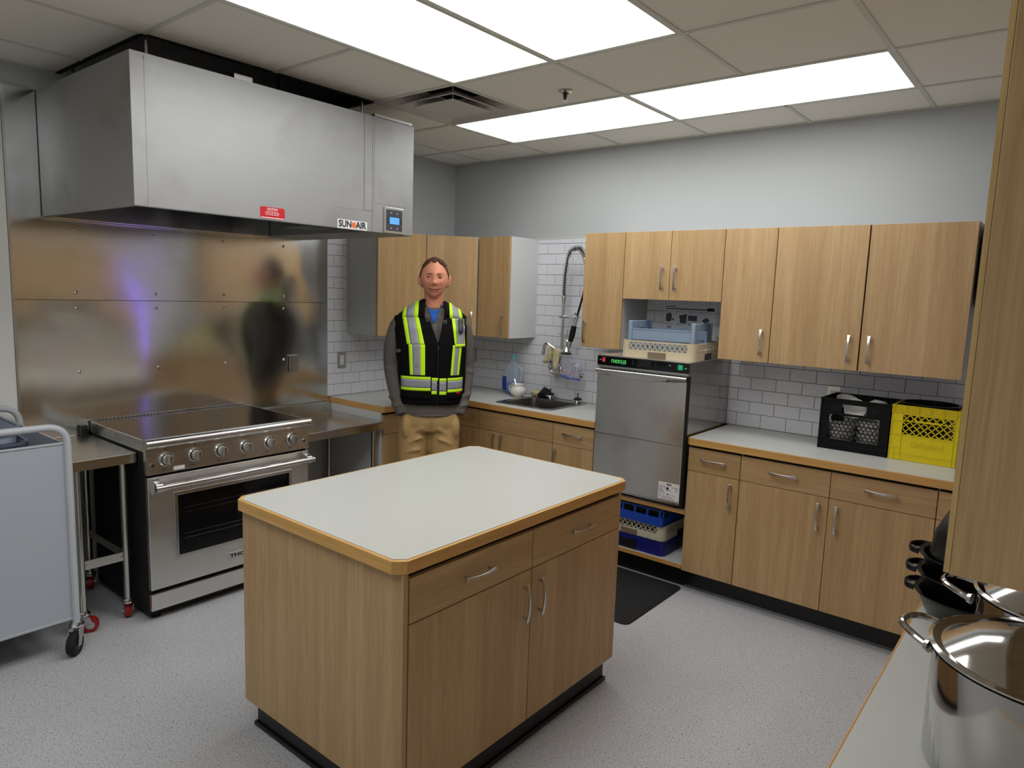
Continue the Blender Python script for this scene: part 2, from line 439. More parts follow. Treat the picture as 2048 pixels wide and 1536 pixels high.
# air diffuser in the ceiling
vx, vy = (XL[2]+XL[3])/2, (YL[2]+YL[3])/2; vh = G/2-.013
t = thing('air_diffuser', 'square white air vent of nested louvres beside the hood', 'air vent', (vx,vy,H))
M_VENT = mat('vent_white', rgb(196,192,186), 0.5)
def frustum(mb, s0, z0, s1, z1):
    vs = [(vx+a*s0, vy+b*s0, z0) for a,b in ((-1,-1),(1,-1),(1,1),(-1,1))]+[(vx+a*s1, vy+b*s1, z1) for a,b in ((-1,-1),(1,-1),(1,1),(-1,1))]
    mb.add(vs, [(k,(k+1)%4,4+(k+1)%4,4+k) for k in range(4)]); return mb
frustum(MB(), vh, H-.002, .15, H+.085).build('outer_cone', M_VENT, t, solid=.003)
frustum(MB(), .205, H-.006, .10, H+.05).build('louvre', M_VENT, t, solid=.006)
MB().box(vx-.15, vx+.15, vy-.15, vy+.15, H-.016, H-.010).build('centre_plate', M_VENT, t, bevel=.003)
MB().lathe([(.15,H+.088),(.145,H+.16),(.001,H+.16)], (vx,vy,0), 28).build('duct_collar', M_PLEN, t, smooth=True)
for a,b in ((-1,-1),(1,-1),(1,1),(-1,1)):
    MB().bar((vx+a*.13,vy+b*.13,H-.01), (vx+a*.14,vy+b*.14,H+.085), .004, .012).build('support_strut', M_VENT, t)
t = thing('sprinkler_head', 'small chrome fire sprinkler head in a ceiling tile', 'sprinkler', (1.965,-1.255,H-.02))
sx_, sy_ = 1.965, -1.255
MB().lathe([(.036,H-.003),(.036,H-.006),(.02,H-.012),(.02,H+.0)], (sx_,sy_,0), 24).build('escutcheon', M_CHR, t, smooth=True)
MB().lathe([(.001,H-.002),(.012,H-.004),(.010,H-.03),(.006,H-.045),(.001,H-.045)], (sx_,sy_,0), 16).build('sprinkler_body', M_BPLA, t, smooth=True)
MB().lathe([(.001,H-.046),(.015,H-.047),(.015,H-.050),(.001,H-.050)], (sx_,sy_,0), 16).build('deflector', M_CHR, t)

# ---- glazed tiles: every visible one a piece of its wall
PX, PZ, ZT0 = 0.1515, 0.0755, 0.992
rows = [(0.909, ZT0)]+[(ZT0+k*PZ, ZT0+(k+1)*PZ) for k in range(14)]+[(ZT0+14*PZ, 2.083)]
tmesh = {}
def tile(parent, c, wd, hh, along):
    key = (round(wd,4), round(hh,4), along)
    if key not in tmesh:
        g = .0012
        mb = MB()
        a, b, d, bv = wd/2-g, hh/2-g, .008, .0015
        # little pillow: front face inset
        vs = [(-a,0,-b),(a,0,-b),(a,0,b),(-a,0,b),(-a,-d+bv,-b),(a,-d+bv,-b),(a,-d+bv,b),(-a,-d+bv,b),(-a+bv,-d,-b+bv),(a-bv,-d,-b+bv),(a-bv,-d,b-bv),(-a+bv,-d,b-bv)]
        if along == 'y': vs = [(-y, x, z) for x,y,z in vs]
        fs = [(0,1,5,4),(1,2,6,5),(2,3,7,6),(3,0,4,7),(4,5,9,8),(5,6,10,9),(6,7,11,10),(7,4,8,11),(8,9,10,11)]
        tmesh[key] = mb.add(vs, fs).mesh('tile')
    o = obj('tile', tmesh[key], M_TILE, parent); o.location = c
    return o
def joints(off, lo, hi):
    n0 = math.ceil((lo-off)/PX+1e-6); xs = [lo]
    x = off+n0*PX
    while x < hi-1e-6: xs.append(x); x += PX
    if hi-xs[-1] > .004: xs.append(hi)
    return xs
XE = 4.10
for k, (za, zb) in enumerate(rows):
    xs = joints(2.487 if k % 2 == 0 else 2.563, 0.010, XE)
    for a, b in zip(xs, xs[1:]):
        zc = (za+zb)/2
        if b-a < .01: continue
        if za > 1.36 and b < .86: continue
        if za > 1.36 and a > 1.54 and b < 1.81: continue
        if za > 1.70 and a > 1.54 and b < 3.66: continue
        if za > 1.36 and a > 2.49 and b < 3.66: continue
        if zb < 1.30 and a > 1.85 and b < 2.41: continue
        if za > 1.70 and a > 3.6: continue
        tile(wb, ((a+b)/2, -.002, zc), b-a, zb-za, 'x')
    ys = joints(-1.206 if k % 2 == 0 else -1.13, -1.263, -.010)
    for a, b in zip(ys, ys[1:]):
        if b-a < .01 or (za > 1.36 and a > -1.07): continue
        tile(wl, (.002, (a+b)/2, (za+zb)/2), b-a, zb-za, 'y')
MB().box(0.0, XE, -.004, 0, .90, 2.085).build('grout_bed', M_GROUT, wb)
MB().box(0, .004, -1.265, -.004, .90, 2.085).build('grout_bed', M_GROUT, wl)
MB().box(.86, 1.53, -.011, -.001, 2.083, 2.089).build('tile_trim', M_TBAR, wb)

# ================================================================== CABINETS
def handle_mesh(vertical):
    mb = MB(); n = 13; vs = []
    for i in range(n):
        s = -1+2*i/(n-1)
        x = .072*s; y = -(.020+.010*(1-s*s)); wd = .0045+.0035*s*s; th = .0035
        for dy, dz in ((th,-wd),(th,wd),(-th,wd),(-th,-wd)): vs.append((x, y+dy, dz))
    fs = []
    for i in range(n-1):
        for k in range(4): fs.append((i*4+k, i*4+(k+1)%4, (i+1)*4+(k+1)%4, (i+1)*4+k))
    fs += [(3,2,1,0), tuple((n-1)*4+k for k in range(4))]
    mb.add(vs, fs)
    for s in (-1,1): mb.cyl((s*.056,.0,0), (s*.056,-.022,0), .005, .005, 10)
    if vertical: mb.v = [(-z, y, x) for x,y,z in mb.v]
    return mb.mesh('handle', smooth=True)
HMV, HMH = handle_mesh(True), handle_mesh(False)
def add_handle(parent, kind, x, z):
    o = obj('handle', HMV if kind == 'v' else HMH, M_NICK, parent, bevel=.001); o.location = (x, 0, z); o['label'] = 'curved brushed nickel pull handle'
def front(root, kind, x0, x1, z0, z1, hd=None, g=.0015, th=.019):
    o = MB().box(x0+g, x1-g, 0, th, z0+g, z1-g).build('door' if kind == 'door' else ('drawer' if kind == 'drawer' else 'false_front'), M_WV if kind == 'door' else M_WH, root, bevel=.0012)
    if hd: add_handle(o, *hd)
    return o
def cabinet(name, label, loc, rz, wd, dp, z0, z1, fronts, toe=0.0, body=None, group=None, sides=(), low=0.0):
    r = thing(name, label, 'cabinet', (loc[0], loc[1], z0-toe), rz, group, local=True)
    zb = toe; zt = z1-z0+toe
    MB().box(.0005, wd-.0005, .0205, dp, zb, zt-low).build('body', body or M_MEL, r, bevel=.001)
    MB().box(.004, wd-.004, .0193, .0204, zb+.003, zt-.003).build('gap_shade', M_BLACK, r)  # black sheet added behind the fronts, darkens the gaps like shade
    for (k, a, b, c, d, hd) in fronts:
        front(r, k, a, b, c-z0+toe, d-z0+toe, (hd[0], hd[1], hd[2]-z0+toe) if hd else None)
    for s in sides:
        if s == 'L': MB().box(-.018, 0, 0.0, dp, zb, zt).build('end_panel', M_WV, r, bevel=.001)
        if s == 'R': MB().box(wd, wd+.018, 0.0, dp, zb, zt).build('end_panel', M_WV, r, bevel=.001)
    if toe:
        MB().prism([(.055,0),(.066,.012),(.070,toe),(dp-.02,toe),(dp-.02,0)], .0, wd, 'yz').build('toe_kick', M_TOE, r)
    return r
UZ0, UZ1 = 1.3417, 2.0836
YU = -.3455
GU = 'oak wall cabinets over the sink wall'
def upper(label, x0, x1, z0, fr, dp=.3375, y=YU):
    return cabinet('wall_cabinet', label, (x0, y), 0, x1-x0, dp, z0, UZ1, fr, group=GU)
upper('narrow oak wall cabinet right of the spray tap, single door with low left handle', 1.5235, 1.8235, UZ0, [('door',0,.30,UZ0,UZ1,('v',.032,1.445))])
w_ = 2.4745-1.8245; hs = 2.1415-1.8245
upper('short oak wall cabinet with two doors above the dishwasher', 1.8245, 2.4745, 1.668, [('door',0,hs,1.668,UZ1,('v',hs-.045,1.80)),('door',hs,w_,1.668,UZ1,('v',hs+.04,1.80))])
upper('tall single-door oak wall cabinet right of the short two-door one', 2.4755, 2.769, UZ0, [('door',0,2.769-2.4755,UZ0,UZ1,('v',.248,1.455))])
w_ = 3.6832-2.770; hs = 3.2267-2.770
upper('wide two-door oak wall cabinet above the milk crates', 2.770, 3.6832, UZ0, [('door',0,hs-.002,UZ0,UZ1,('v',hs-.05,1.455)),('door',hs+.002,w_,UZ0,UZ1,('v',hs+.045,1.455))])
upper('small oak corner wall cabinet peeking out behind the near end panel', 3.70, 4.06, 1.687, [('door',0,.30,1.687,UZ1,None)])
# the three round the corner
cabinet('wall_cabinet', 'oak wall cabinet beside the hood with a grey side panel', (.345,-1.095), PI/2, .46, .3365, 1.353, 2.078, [('door',0,.46,1.353,2.078,('v',.42,1.46))], group='oak wall cabinets round the corner')
r = thing('wall_cabinet', 'diagonal oak corner wall cabinet behind the man', 'cabinet', (0,0,1.353), 0, 'oak wall cabinets round the corner')
MB().prism([(.009,-.632),(.325,-.632),(.575,-.36),(.583,-.01),(.009,-.01)], 1.353, 2.078).build('body', M_MEL, r)
a = Vector((.338,-.632)); b = Vector((.583,-.352)); d = (b-a).normalized(); nn = Vector((d.y,-d.x))
dd = MB().prism([(a.x,a.y),(b.x,b.y),(b.x+nn.x*.019,b.y+nn.y*.019),(a.x+nn.x*.019,a.y+nn.y*.019)], 1.355, 2.076).build('door', M_WV, r, bevel=.001)
hp = b - d*.04 + nn*.019
ho = obj('handle', HMV, M_NICK, dd, bevel=.001); ho.location = (hp.x, hp.y, 1.46-1.353); ho.rotation_euler = (0,0,math.atan2(d.y,d.x)); ho['label'] = 'curved brushed nickel pull handle'
cabinet('wall_cabinet', 'narrow oak wall cabinet with a white side, left of the spray tap', (.592,YU), 0, .296, .3365, 1.350, 2.080, [('door',0,.296,1.350,2.080,('v',.245,1.455))], body=M_MELW, group='oak wall cabinets round the corner')
# near cabinet on the right wall
M_EDGEL = wood('pale_edge', 'z', rgb(206,172,112), rgb(216,184,126), rgb(198,160,100))
r = thing('wall_cabinet', 'large oak wall cabinet end panel close on the right', 'cabinet', (RX,-3.186,1.345), 0)
MB().box(4.01, RX-.001, -3.186, -.93, 1.345, UZ1+.03).build('body', M_WV, r)
for k in range(4):
    y0 = -3.186+k*.564
    d_ = MB().box(3.99, 4.009, y0+.0015, y0+.564-.0015, 1.345, UZ1+.03).build('door', M_WV, r, bevel=.001)
MB().box(3.9965, RX-.001, -3.194, -3.1865, 1.343, UZ1+.032).build('end_panel', M_WV, r, bevel=.001)
MB().box(3.9895, 3.9960, -3.1935, -3.1865, 1.345, UZ1+.03).build('edge_band', M_EDGEL, r)

# ---- base cabinets
BZ0, BZ1, BZD = 0.1175, 0.866, 0.714
YD = -.578
GB = 'oak base cabinets under the worktops'
def base(label, x0, x1, fr, low=0.0): return cabinet('base_cabinet', label, (x0, YD), 0, x1-x0, .57, BZ0, BZ1, fr, toe=BZ0, group=GB, low=low)
def DR(a, b): return ('drawer', a, b, BZD, BZ1-.016, ('h',(a+b)/2,.79))
w_ = .3035
base('narrow oak base cabinet just right of the dishwasher, one drawer over one door', 2.4442, 2.7477, [DR(0,w_), ('door',0,w_,BZ0,BZD,('v',w_-.045,.615))])
w_ = 3.671-2.7487; hs = 3.208-2.7487
base('wide oak base cabinet below the milk crates, two drawers over two doors', 2.7487, 3.671, [DR(0,hs), DR(hs,w_), ('door',0,hs,BZ0,BZD,('v',hs-.045,.612)), ('door',hs,w_,BZ0,BZD,('v',hs+.042,.612))])
base('narrow oak corner filler cabinet hidden behind the near worktop', 3.672, 3.868, [('drawer',0,.196,BZD,BZ1-.016,None),('door',0,.196,BZ0,BZD,None)])
base('narrow oak base cabinet left of the sink, behind the man', .600, .847, [('drawer',0,.247,BZD,BZ1-.016,('h',.135,.80)), ('door',0,.247,BZ0,BZD,None)])
w_ = 1.494-.848; hs = 1.030-.848
base('oak sink base cabinet with a plain top panel and two doors', .848, 1.494, [('false_front',0,w_,BZD,BZ1-.016,None), ('door',0,hs,BZ0,BZD,('v',hs-.035,.63)), ('door',hs,w_,BZ0,BZD,('v',hs+.035,.63))], low=.14)
w_ = 1.81-1.495
base('narrow oak base cabinet between the sink and the dishwasher', 1.495, 1.810, [DR(0,w_), ('door',0,w_,BZ0,BZD,('v',.03,.615))])
cabinet('base_cabinet', 'oak base cabinet left of the man, under the worktop end by the hood', (.578,-1.228), PI/2, .62, .57, BZ0, BZ1, [('drawer',0,.62,BZD,BZ1-.016,('h',.31,.79)), ('door',0,.62,BZ0,BZD,('v',.57,.615))], toe=BZ0, group=GB)
for k in range(4):
    cabinet('base_cabinet', ['oak base cabinet under the near worktop, nearest the camera','oak base cabinet under the near worktop, second from the camera','oak base cabinet under the near worktop, third from the camera','oak base cabinet under the near worktop, next to the corner'][k],
        (3.870, -3.19+(k+1)*.645), -PI/2, .6445, .545, BZ0, BZ1, [DR(0,.6445), ('door',0,.6445,BZ0,BZD,('v',.05,.615))], toe=BZ0, group=GB)

# ---- worktops
CT, CB = .908, .8665
def edge(parent, x0, x1, y0, y1, m): return MB().box(x0, x1, y0, y1, CB, CT-.0015).build('edge_band', m, parent, bevel=.002)
t = thing('worktop', 'pale grey L-shaped worktop with maple edge holding the sink', 'worktop', (.3,-.3,CB))
SX0, SX1, SY0, SY1 = .922, 1.412, -.512, -.035
MB().cells([.005,.597,SX0+.02,SX1-.02,1.826],[-1.241,-.597,SY0+.02,SY1-.02,-.010], lambda i,j: (i == 0 or j >= 1) and not (i == 2 and j == 2), CB, CT).build('top', M_LAM, t)
edge(t, .597, .603, -1.241, -.603, M_EDGEY); edge(t, .597, 1.826, -.603, -.597, M_EDGE); edge(t, .005, .603, -1.247, -1.241, M_EDGE)
t = thing('worktop', 'pale grey worktop with maple edge carrying the milk crates', 'worktop', (3.4,-.3,CB))
MB().prism([(2.460,-.597),(RX-.001,-.597),(RX-.001,-.010),(2.446,-.010),(2.446,-.583)], CB, CT).build('top', M_LAM, t)
MB().prism([(2.440,-.585),(2.458,-.603),(RX-.6,-.603),(RX-.6,-.597),(2.460,-.597),(2.446,-.583),(2.446,-.05),(2.440,-.05)], CB, CT-.0015).build('edge_band', M_EDGE, t, bevel=.002)
t = thing('worktop', 'pale grey worktop close on the right, carrying the steel pots', 'worktop', (4.1,-2,CB))
MB().box(3.847, RX-.001, -3.22, -.6035, CB, CT).build('top', M_LAM, t)
edge(t, 3.842, 3.847, -3.235, -.6035, M_EDGEY); edge(t, 3.847, RX-.001, -3.235, -3.22, M_EDGE)
MB().box(.02, .565, -1.246, -1.2295, .0, CB-.001).build('grey_end_panel', M_MELW); tag(bpy.data.objects['grey_end_panel'], 'plain grey end panel under the worktop end by the steel table', 'panel')

# ---- island
IX, IY = 2.203, -2.284
hx, hy = .455, .656
def octo(a, b, c): return [(IX-a+c,IY-b),(IX+a-c,IY-b),(IX+a,IY-b+c),(IX+a,IY+b-c),(IX+a-c,IY+b),(IX-a+c,IY+b),(IX-a,IY+b-c),(IX-a,IY-b+c)]
isl = thing('kitchen_island', 'oak kitchen island with a pale grey top, in the middle of the floor', 'kitchen island', (IX,IY,0))
MB().prism(octo(hx-.012,hy-.012,.030), .862, .904).build('worktop', M_LAM, isl)
ou, inn = octo(hx,hy,.033), octo(hx-.012,hy-.012,.030)
for k in range(8):
    k2 = (k+1) % 8
    MB().prism([ou[k],ou[k2],inn[k2],inn[k]], .862, .9025).build('edge_band', M_EDGE if k in (0,4) else M_EDGEY, isl, bevel=.0012)
bx0, bx1, by0, by1 = IX-.434, IX+.450, IY-.632, IY+.604
zb_, zt_ = .107, .862
MB().box(bx0+.02, bx1-.024, by0+.02, by1-.02, zb_, zt_).build('body', M_BLACK, isl)
MB().box(bx0, bx1-.002, by0, by0+.019, zb_, zt_).build('end_panel', M_WV, isl, bevel=.001)
MB().box(bx0, bx1-.002, by1-.019, by1, zb_, zt_).build('end_panel', M_WV, isl, bevel=.001)
MB().box(bx0, bx0+.019, by0+.0195, by1-.0195, zb_, zt_).build('back_panel', M_WV, isl, bevel=.001)
MB().box(bx0+.035, bx1-.03, by0+.03, by1-.03, 0, .107).build('toe_kick', M_TOE, isl)
MB().cells([bx0+.023,bx0+.035,bx1-.03,bx1-.018],[by0+.018,by0+.03,by1-.03,by1-.018], lambda i,j: not (i==1 and j==1), 0, .018).build('cove_base', M_TOE, isl, bevel=.006)
# fronts face +x
fy0, fy1, fym = by0+.021, by1-.002, IY-.632+.618
def ifront(kind, ya, yb, za, zb, h):
    o = MB().box(bx1-.019, bx1, ya+.002, yb-.002, za+.002, zb-.002).build(kind, M_WV if kind == 'door' else M_WHY, isl, bevel=.0012)
    hh = obj('handle', HMV if h[0] == 'v' else HMH, M_NICK, o, bevel=.001); hh.rotation_euler = (0,0,PI/2)
    hh.location = (bx1-IX, h[1]-IY, h[2]); hh['label'] = 'curved brushed nickel pull handle'
M_WHY = wood('oak_laminate_along_y', 'y', W0, W1, W2)
ifront('drawer', fy0, fym, .700, .846, ('h',(fy0+fym)/2-.0,.775))
ifront('drawer', fym, fy1, .700, .846, ('h',(fym+fy1)/2,.775))
ifront('door', fy0, fym, .107, .700, ('v',fym-.045,.585))
ifront('door', fym, fy1, .107, .700, ('v',fym+.045,.585))

# violet light tube at the far end of the right worktop (seen mirrored in the steel splash)
t = thing('light_tube', 'slim violet light tube on the right worktop, mirrored in the steel splash panel', 'light tube', (3.95,-.88,.908))
MB().lathe([(.001,.9085),(.035,.9085),(.035,.918),(.012,.926),(.001,.926)], (3.95,-.88,0), 20).build('base', M_TBAR, t, smooth=True)
MB().cyl((3.95,-.88,.926), (3.95,-.88,1.90), .009, .009, 12).build('glowing_tube', emit('violet_glow', (0.20,0.08,1.0,1), 9.0), t, smooth=True)
MB().box(3.938, 3.992, -.897, -.893, .926, 1.93).build('light_shield', M_BLACK, t); MB().box(3.938, 3.992, -.867, -.863, .926, 1.93).build('light_shield', M_BLACK, t)  # added black plates, keep the violet glow off pots and tiles
MB().cyl((3.95,-.88,1.90), (3.95,-.88,1.93), .012, .012, 12).build('end_cap', M_TBAR, t)
# ================================================================== HOOD
HX, HY0, HY1, HZ0, HZ1 = 1.08, -2.97, -1.457, 1.982, 2.585
SEAM = -1.75
hd = thing('range_hood', 'large brushed steel extraction hood over the range', 'range hood', (.5,-2.2,HZ0))
hm = MB()
hm.cells([0.022,.04,HX-.02,HX],[HY0,HY0+.015,SEAM-.01,SEAM], lambda i,j: not (i==1 and j==1), HZ0, HZ1-.02)
hm.build('canopy', M_HOOD, hd, bevel=.002)
MB().box(.022, HX-.001, HY0+.001, SEAM-.001, HZ1-.02, HZ1-.001).build('top_sheet', M_HOOD, hd)
MB().box(.022, HX, SEAM+.0015, HY1, HZ0, HZ1).build('control_cabinet', M_HOOD, hd, bevel=.003)
MB().box(HX, HX+.0015, HY0, HY0+.048, HZ0+.003, HZ1-.003).build('corner_trim', M_HOOD, hd)
MB().box(HX, HX+.0025, SEAM-.055, SEAM-.003, HZ0+.11, HZ1-.005).build('seam_trim', M_HOOD, hd, bevel=.001)
# raised sheets on the front
MB().prism([(SEAM-.06,HZ0+.108),(SEAM-.06,HZ1-.012),(HY0+.055,HZ1-.012),(HY0+.055,HZ0+.004),(SEAM-.247,HZ0+.004),(SEAM-.247,HZ0+.104)], HX, HX+.0012, 'yz').build('front_sheet', M_HOOD, hd)
def rr_yz(y0, y1, z0, z1, r, x0, x1): return MB().prism(rrect(y0, y1, z0, z1, r), x0, x1, 'yz')
rr_yz(SEAM+.012, HY1-.004, HZ0+.155, HZ1-.03, .012, HX, HX+.0012).build('cabinet_door', M_HOOD, hd)
rr_yz(SEAM+.012, SEAM+.055, HZ0+.075, HZ0+.15, .006, HX, HX+.0012).build('cabinet_door_tab', M_HOOD, hd)
MB().box(HX-.03, HX+.004, SEAM+.01, HY1-.02, HZ1, HZ1+.012).build('hinge_strip', M_NICK, hd)
# inside of the canopy
M_DKST = steel('dark_steel', (0.10,0.098,0.094,1), 0.35, 'y')
MB().box(.041, .10, HY0+.02, SEAM-.015, HZ0-.004, HZ0+.17).build('rear_trough', M_SPL, hd)
MB().prism([(.10,HZ0+.17),(.14,HZ0+.17),(.62,HZ1-.08),(.62,HZ1-.025),(.10,HZ1-.025)], HY0+.02, SEAM-.015, 'xz').build('filter_housing', M_DKST, hd)
for k in range(3):
    y0 = HY0+.05+k*.385
    f = MB()
    c0, c1 = Vector((.150,0,HZ0+.175)), Vector((.610,0,HZ1-.09))
    fo = MB().bar((c0.x+.008,y0+.18,c0.z-.006), (c1.x+.008,y0+.18,c1.z-.006), .36, .012, (-.7,0,.7)).build('grease_filter', M_BLACK, hd)
    for q in range(6):
        yy = y0+.04+q*.056
        MB().bar((c0.x+.02,yy,c0.z-.014), (c1.x+.01,yy,c1.z-.018), .034, .006, (-.7,0,.7)).build('baffle', M_DKST, fo)
MB().cyl((.75,-2.12,HZ1-.02), (.75,-2.12,HZ0+.16), .03, .03, 16).build('lamp_holder', M_DKST, hd)
MB().lathe([(.001,.0),(.05,.0),(.055,.07),(.03,.12),(.001,.12)], (.75,-2.12,HZ0+.05), 20).build('lamp_globe', mat('frosted_glass', rgb(205,205,200), .25), hd, smooth=True)
MB().box(.55, .80, -1.98, -1.765, HZ0+.02, HZ0+.10).build('label_plate', mat('plate_grey', rgb(96,98,104), .5), hd)
for (x, y) in ((.925,-2.835),(.12,-2.835),(.925,-1.70),(.12,-1.70)):
    MB().cyl((x,y,HZ1), (x,y,3.08), .006, .006, 8).build('hanger_rod', M_NICK, hd)
    MB().cyl((x,y,HZ1), (x,y,HZ1+.012), .013, .013, 6).build('hanger_nut', M_NICK, hd)
MB().box(HX-.12, HX-.05, -2.50, -2.41, HZ1, HZ1+.035).build('junction_box', M_NICK, hd, bevel=.002)
# stickers and controls; X = out of the hood, right = +y
R_, U_, N_ = (0,1,0), (0,0,1), (1,0,0)
xf = HX+.0014
M_RED = mat('red_sticker', rgb(196,24,32), .45); M_ORG = mat('orange_print', rgb(238,120,60), .5)
st = rr_yz(-2.413, -2.284, 1.990, 2.044, .008, xf, xf+.0006); st = st.build('caution_sticker', M_RED, hd); st['label'] = 'red caution sticker'
text('caution_word', 'CAUTION', .0125, M_WHITE, st, (xf+.0007,-2.349,2.0345), R_, U_, N_, .0002, .0003)
for q, (wd_, zz) in enumerate(((.062,2.024),(.078,2.0165),(.070,2.009))):
    for s in range(5):
        y0 = -2.349-wd_/2+wd_*s/5; MB().box(xf+.0006, xf+.001, y0, y0+wd_/5-.003, zz-.0013, zz+.0013).build('print_line', M_WHITE, st)
MB().box(xf+.0006, xf+.001, -2.409, -2.288, 1.9925, 1.9965).build('print_band', M_WHITE, st)
lg = MB().box(xf, xf+.0008, -1.979, -1.786, 1.984, 2.030).build('logo_plate', M_WHITE, hd); lg['label'] = 'white nameplate with black letters and an orange ball'
text('logo_word', 'SUN', .046, M_INK, lg, (xf+.0009,-1.930,2.0065), R_, U_, N_, .0002, .0016, sx=.92)
text('logo_word', 'AIR', .046, M_INK, lg, (xf+.0009,-1.828,2.0065), R_, U_, N_, .0002, .0016, sx=.92)
MB().lathe([(.001,0),(.0155,0),(.0155,.0008),(.001,.0008)], (xf+.0008,-1.8745,2.006), 20, (0,1,0),(0,0,1),(1,0,0)).build('logo_ball', M_ORG, lg)
cp = rr_yz(-1.672, -1.530, 1.985, 2.125, .004, HX, HX+.006).build('control_panel', M_NICK, hd, bevel=.002)
M_SLATE = mat('slate_keypad', rgb(62,62,72), .4)
rr_yz(-1.657, -1.543, 1.999, 2.112, .003, HX+.006, HX+.0075).build('keypad', M_SLATE, cp)
rr_yz(-1.634, -1.566, 2.036, 2.072, .002, HX+.0075, HX+.009).build('screen', emit('blue_screen', (0.10,0.36,0.80,1), 0.35), cp)
for (yy, zz) in ((-1.622,2.096),(-1.580,2.096),(-1.622,2.014),(-1.580,2.014)):
    MB().prism([(yy-.005,zz-.003),(yy+.005,zz-.003),(yy,zz+.004)], HX+.0075, HX+.0082, 'yz').build('arrow_key', M_WHITE, cp)
for (yy, zz) in ((-1.646,2.064),(-1.646,2.044),(-1.553,2.064),(-1.553,2.044)):
    MB().lathe([(.001,0),(.005,0),(.005,.001),(.001,.001)], (HX+.0075,yy,zz), 12, (0,1,0),(0,0,1),(1,0,0)).build('round_key', M_INK, cp)

# ================================================================== STEEL SPLASH PANELS
SCY = (-2.833,-2.428,-2.020,-1.610)
def wave(y, z, seed):
    a = 0
    rr = random.Random(seed)
    for _ in range(7):
        ky, kz = rr.uniform(3.0,11), rr.uniform(1.0,6); ph = rr.uniform(0,6.28)
        a += math.sin(ky*y+kz*z*rr.choice((-1,1))+ph)*rr.uniform(.25,.6)/(1+.09*ky)
    return a
def splash(label, z0, z1, seed, screws):
    t = thing('splash_panel', label, 'steel panel', (0,-2.2,z0), group='steel splash panels behind the range')
    y0, y1 = -3.104, -1.266
    nu, nv = 70, 40
    def fn(i, j):
        y = y0+(y1-y0)*i/(nu-1); z = z0+(z1-z0)*j/(nv-1)
        e = min(1, (i/(nu-1))*9, (1-i/(nu-1))*9, j/(nv-1)*5+.15, (1-j/(nv-1))*5+.15)
        return (.0120+.0042*wave(y, z, seed)*e, y, z)
    MB().grid(fn, nu, nv).build('sheet', M_SPL, t, smooth=True)
    MB().box(.0005, .0035, y0, y1, z0, z1).build('backing', M_ST, t)
    for (y, z) in screws:
        MB().lathe([(.001,.007),(.004,.006),(.008,.003),(.0085,0),(.001,0)], (.0130+.0042*wave(y,z,seed),y,z), 14, (0,1,0),(0,0,1),(1,0,0)).build('screw', M_NICK, t, smooth=True)
    return t
splash('upper steel splash panel behind the hood, above the seam', 1.570, 2.586, 3, [(y,1.930) for y in SCY]+[(y,1.607) for y in SCY])
lo = splash('lower steel splash panel behind the range, below the seam', .80, 1.567, 11, [(y,1.528) for y in SCY]+[(y,1.191) for y in SCY])
MB().box(.001, .014, -3.114, -3.1045, .30, 2.586).build('edge_trim', M_NICK, lo)
t = thing('switch_plate', 'blank steel switch plate screwed to the splash panel', 'switch plate', (.012,-1.538,1.16))
rr_yz(-1.576, -1.500, 1.102, 1.217, .004, .016, .022).build('plate', M_NICK, t, bevel=.001)
for z in (1.118,1.201): MB().lathe([(.001,.0230),(.0035,.0225),(.0035,.0215),(.001,.0215)], (0,-1.538,z), 10, (0,1,0),(0,0,1),(1,0,0)).build('screw', M_CHR, t)

# wall outlets
M_OUT = mat('outlet_white', rgb(224,224,220), .35)
def outlet(label, loc, rz):
    r = thing('wall_outlet', label, 'outlet', loc, rz, 'steel wall outlets', local=True)
    MB().prism(rrect(-.036,.036,-.058,.058,.004), -.005, 0, 'xz').build('plate', M_NICK, r, bevel=.001)
    MB().prism(rrect(-.017,.017,-.034,.034,.002), -.0075, -.005, 'xz').build('receptacle', M_OUT, r)
    for z in (-.018,.018):
        for x in (-.006,.006): MB().box(x-.001, x+.001, -.0085, -.0075, z-.004, z+.004).build('slot', M_INK, r)
    return r
outlet('steel wall outlet on the tiles between splash panel and man', (.0105,-1.142,1.162), PI/2)
outlet('steel wall outlet on the tiles right of the man', (.258,-.0105,1.167), 0)
outlet('steel wall outlet half hidden behind the black crate', (3.042,-.0105,1.158), 0)

# ================================================================== RANGE
RY0, RY1, RXF = -2.797, -1.887, .690
rg = thing('cooking_range', 'steel electric range with six knobs and a glass cooktop', 'range', (.35,-2.34,0))
MB().box(.032, RXF-.03, RY0, RY1, .03, .905).build('body', M_BLACK, rg, bevel=.003)
MB().box(.028, RXF-.005, RY0-.001, RY0+.012, .862, .917).build('side_strip', M_STH, rg); MB().box(.028, RXF-.005, RY1-.012, RY1+.001, .862, .917).build('side_strip', M_STH, rg)
MB().box(.05, RXF-.006, RY0+.012, RY1-.012, .905, .918).build('cooktop', M_GLASSB, rg, bevel=.001)
vt = MB()
vt.box(.028, .05, RY0, RY1, .905, .9205); vt.build('rear_vent', M_STH, rg)
for k in range(44):
    y = RY0+.03+k*.0197; MB().box(.034, .047, y, y+.010, .9206, .9214).build('vent_slot', M_BLACK, rg)
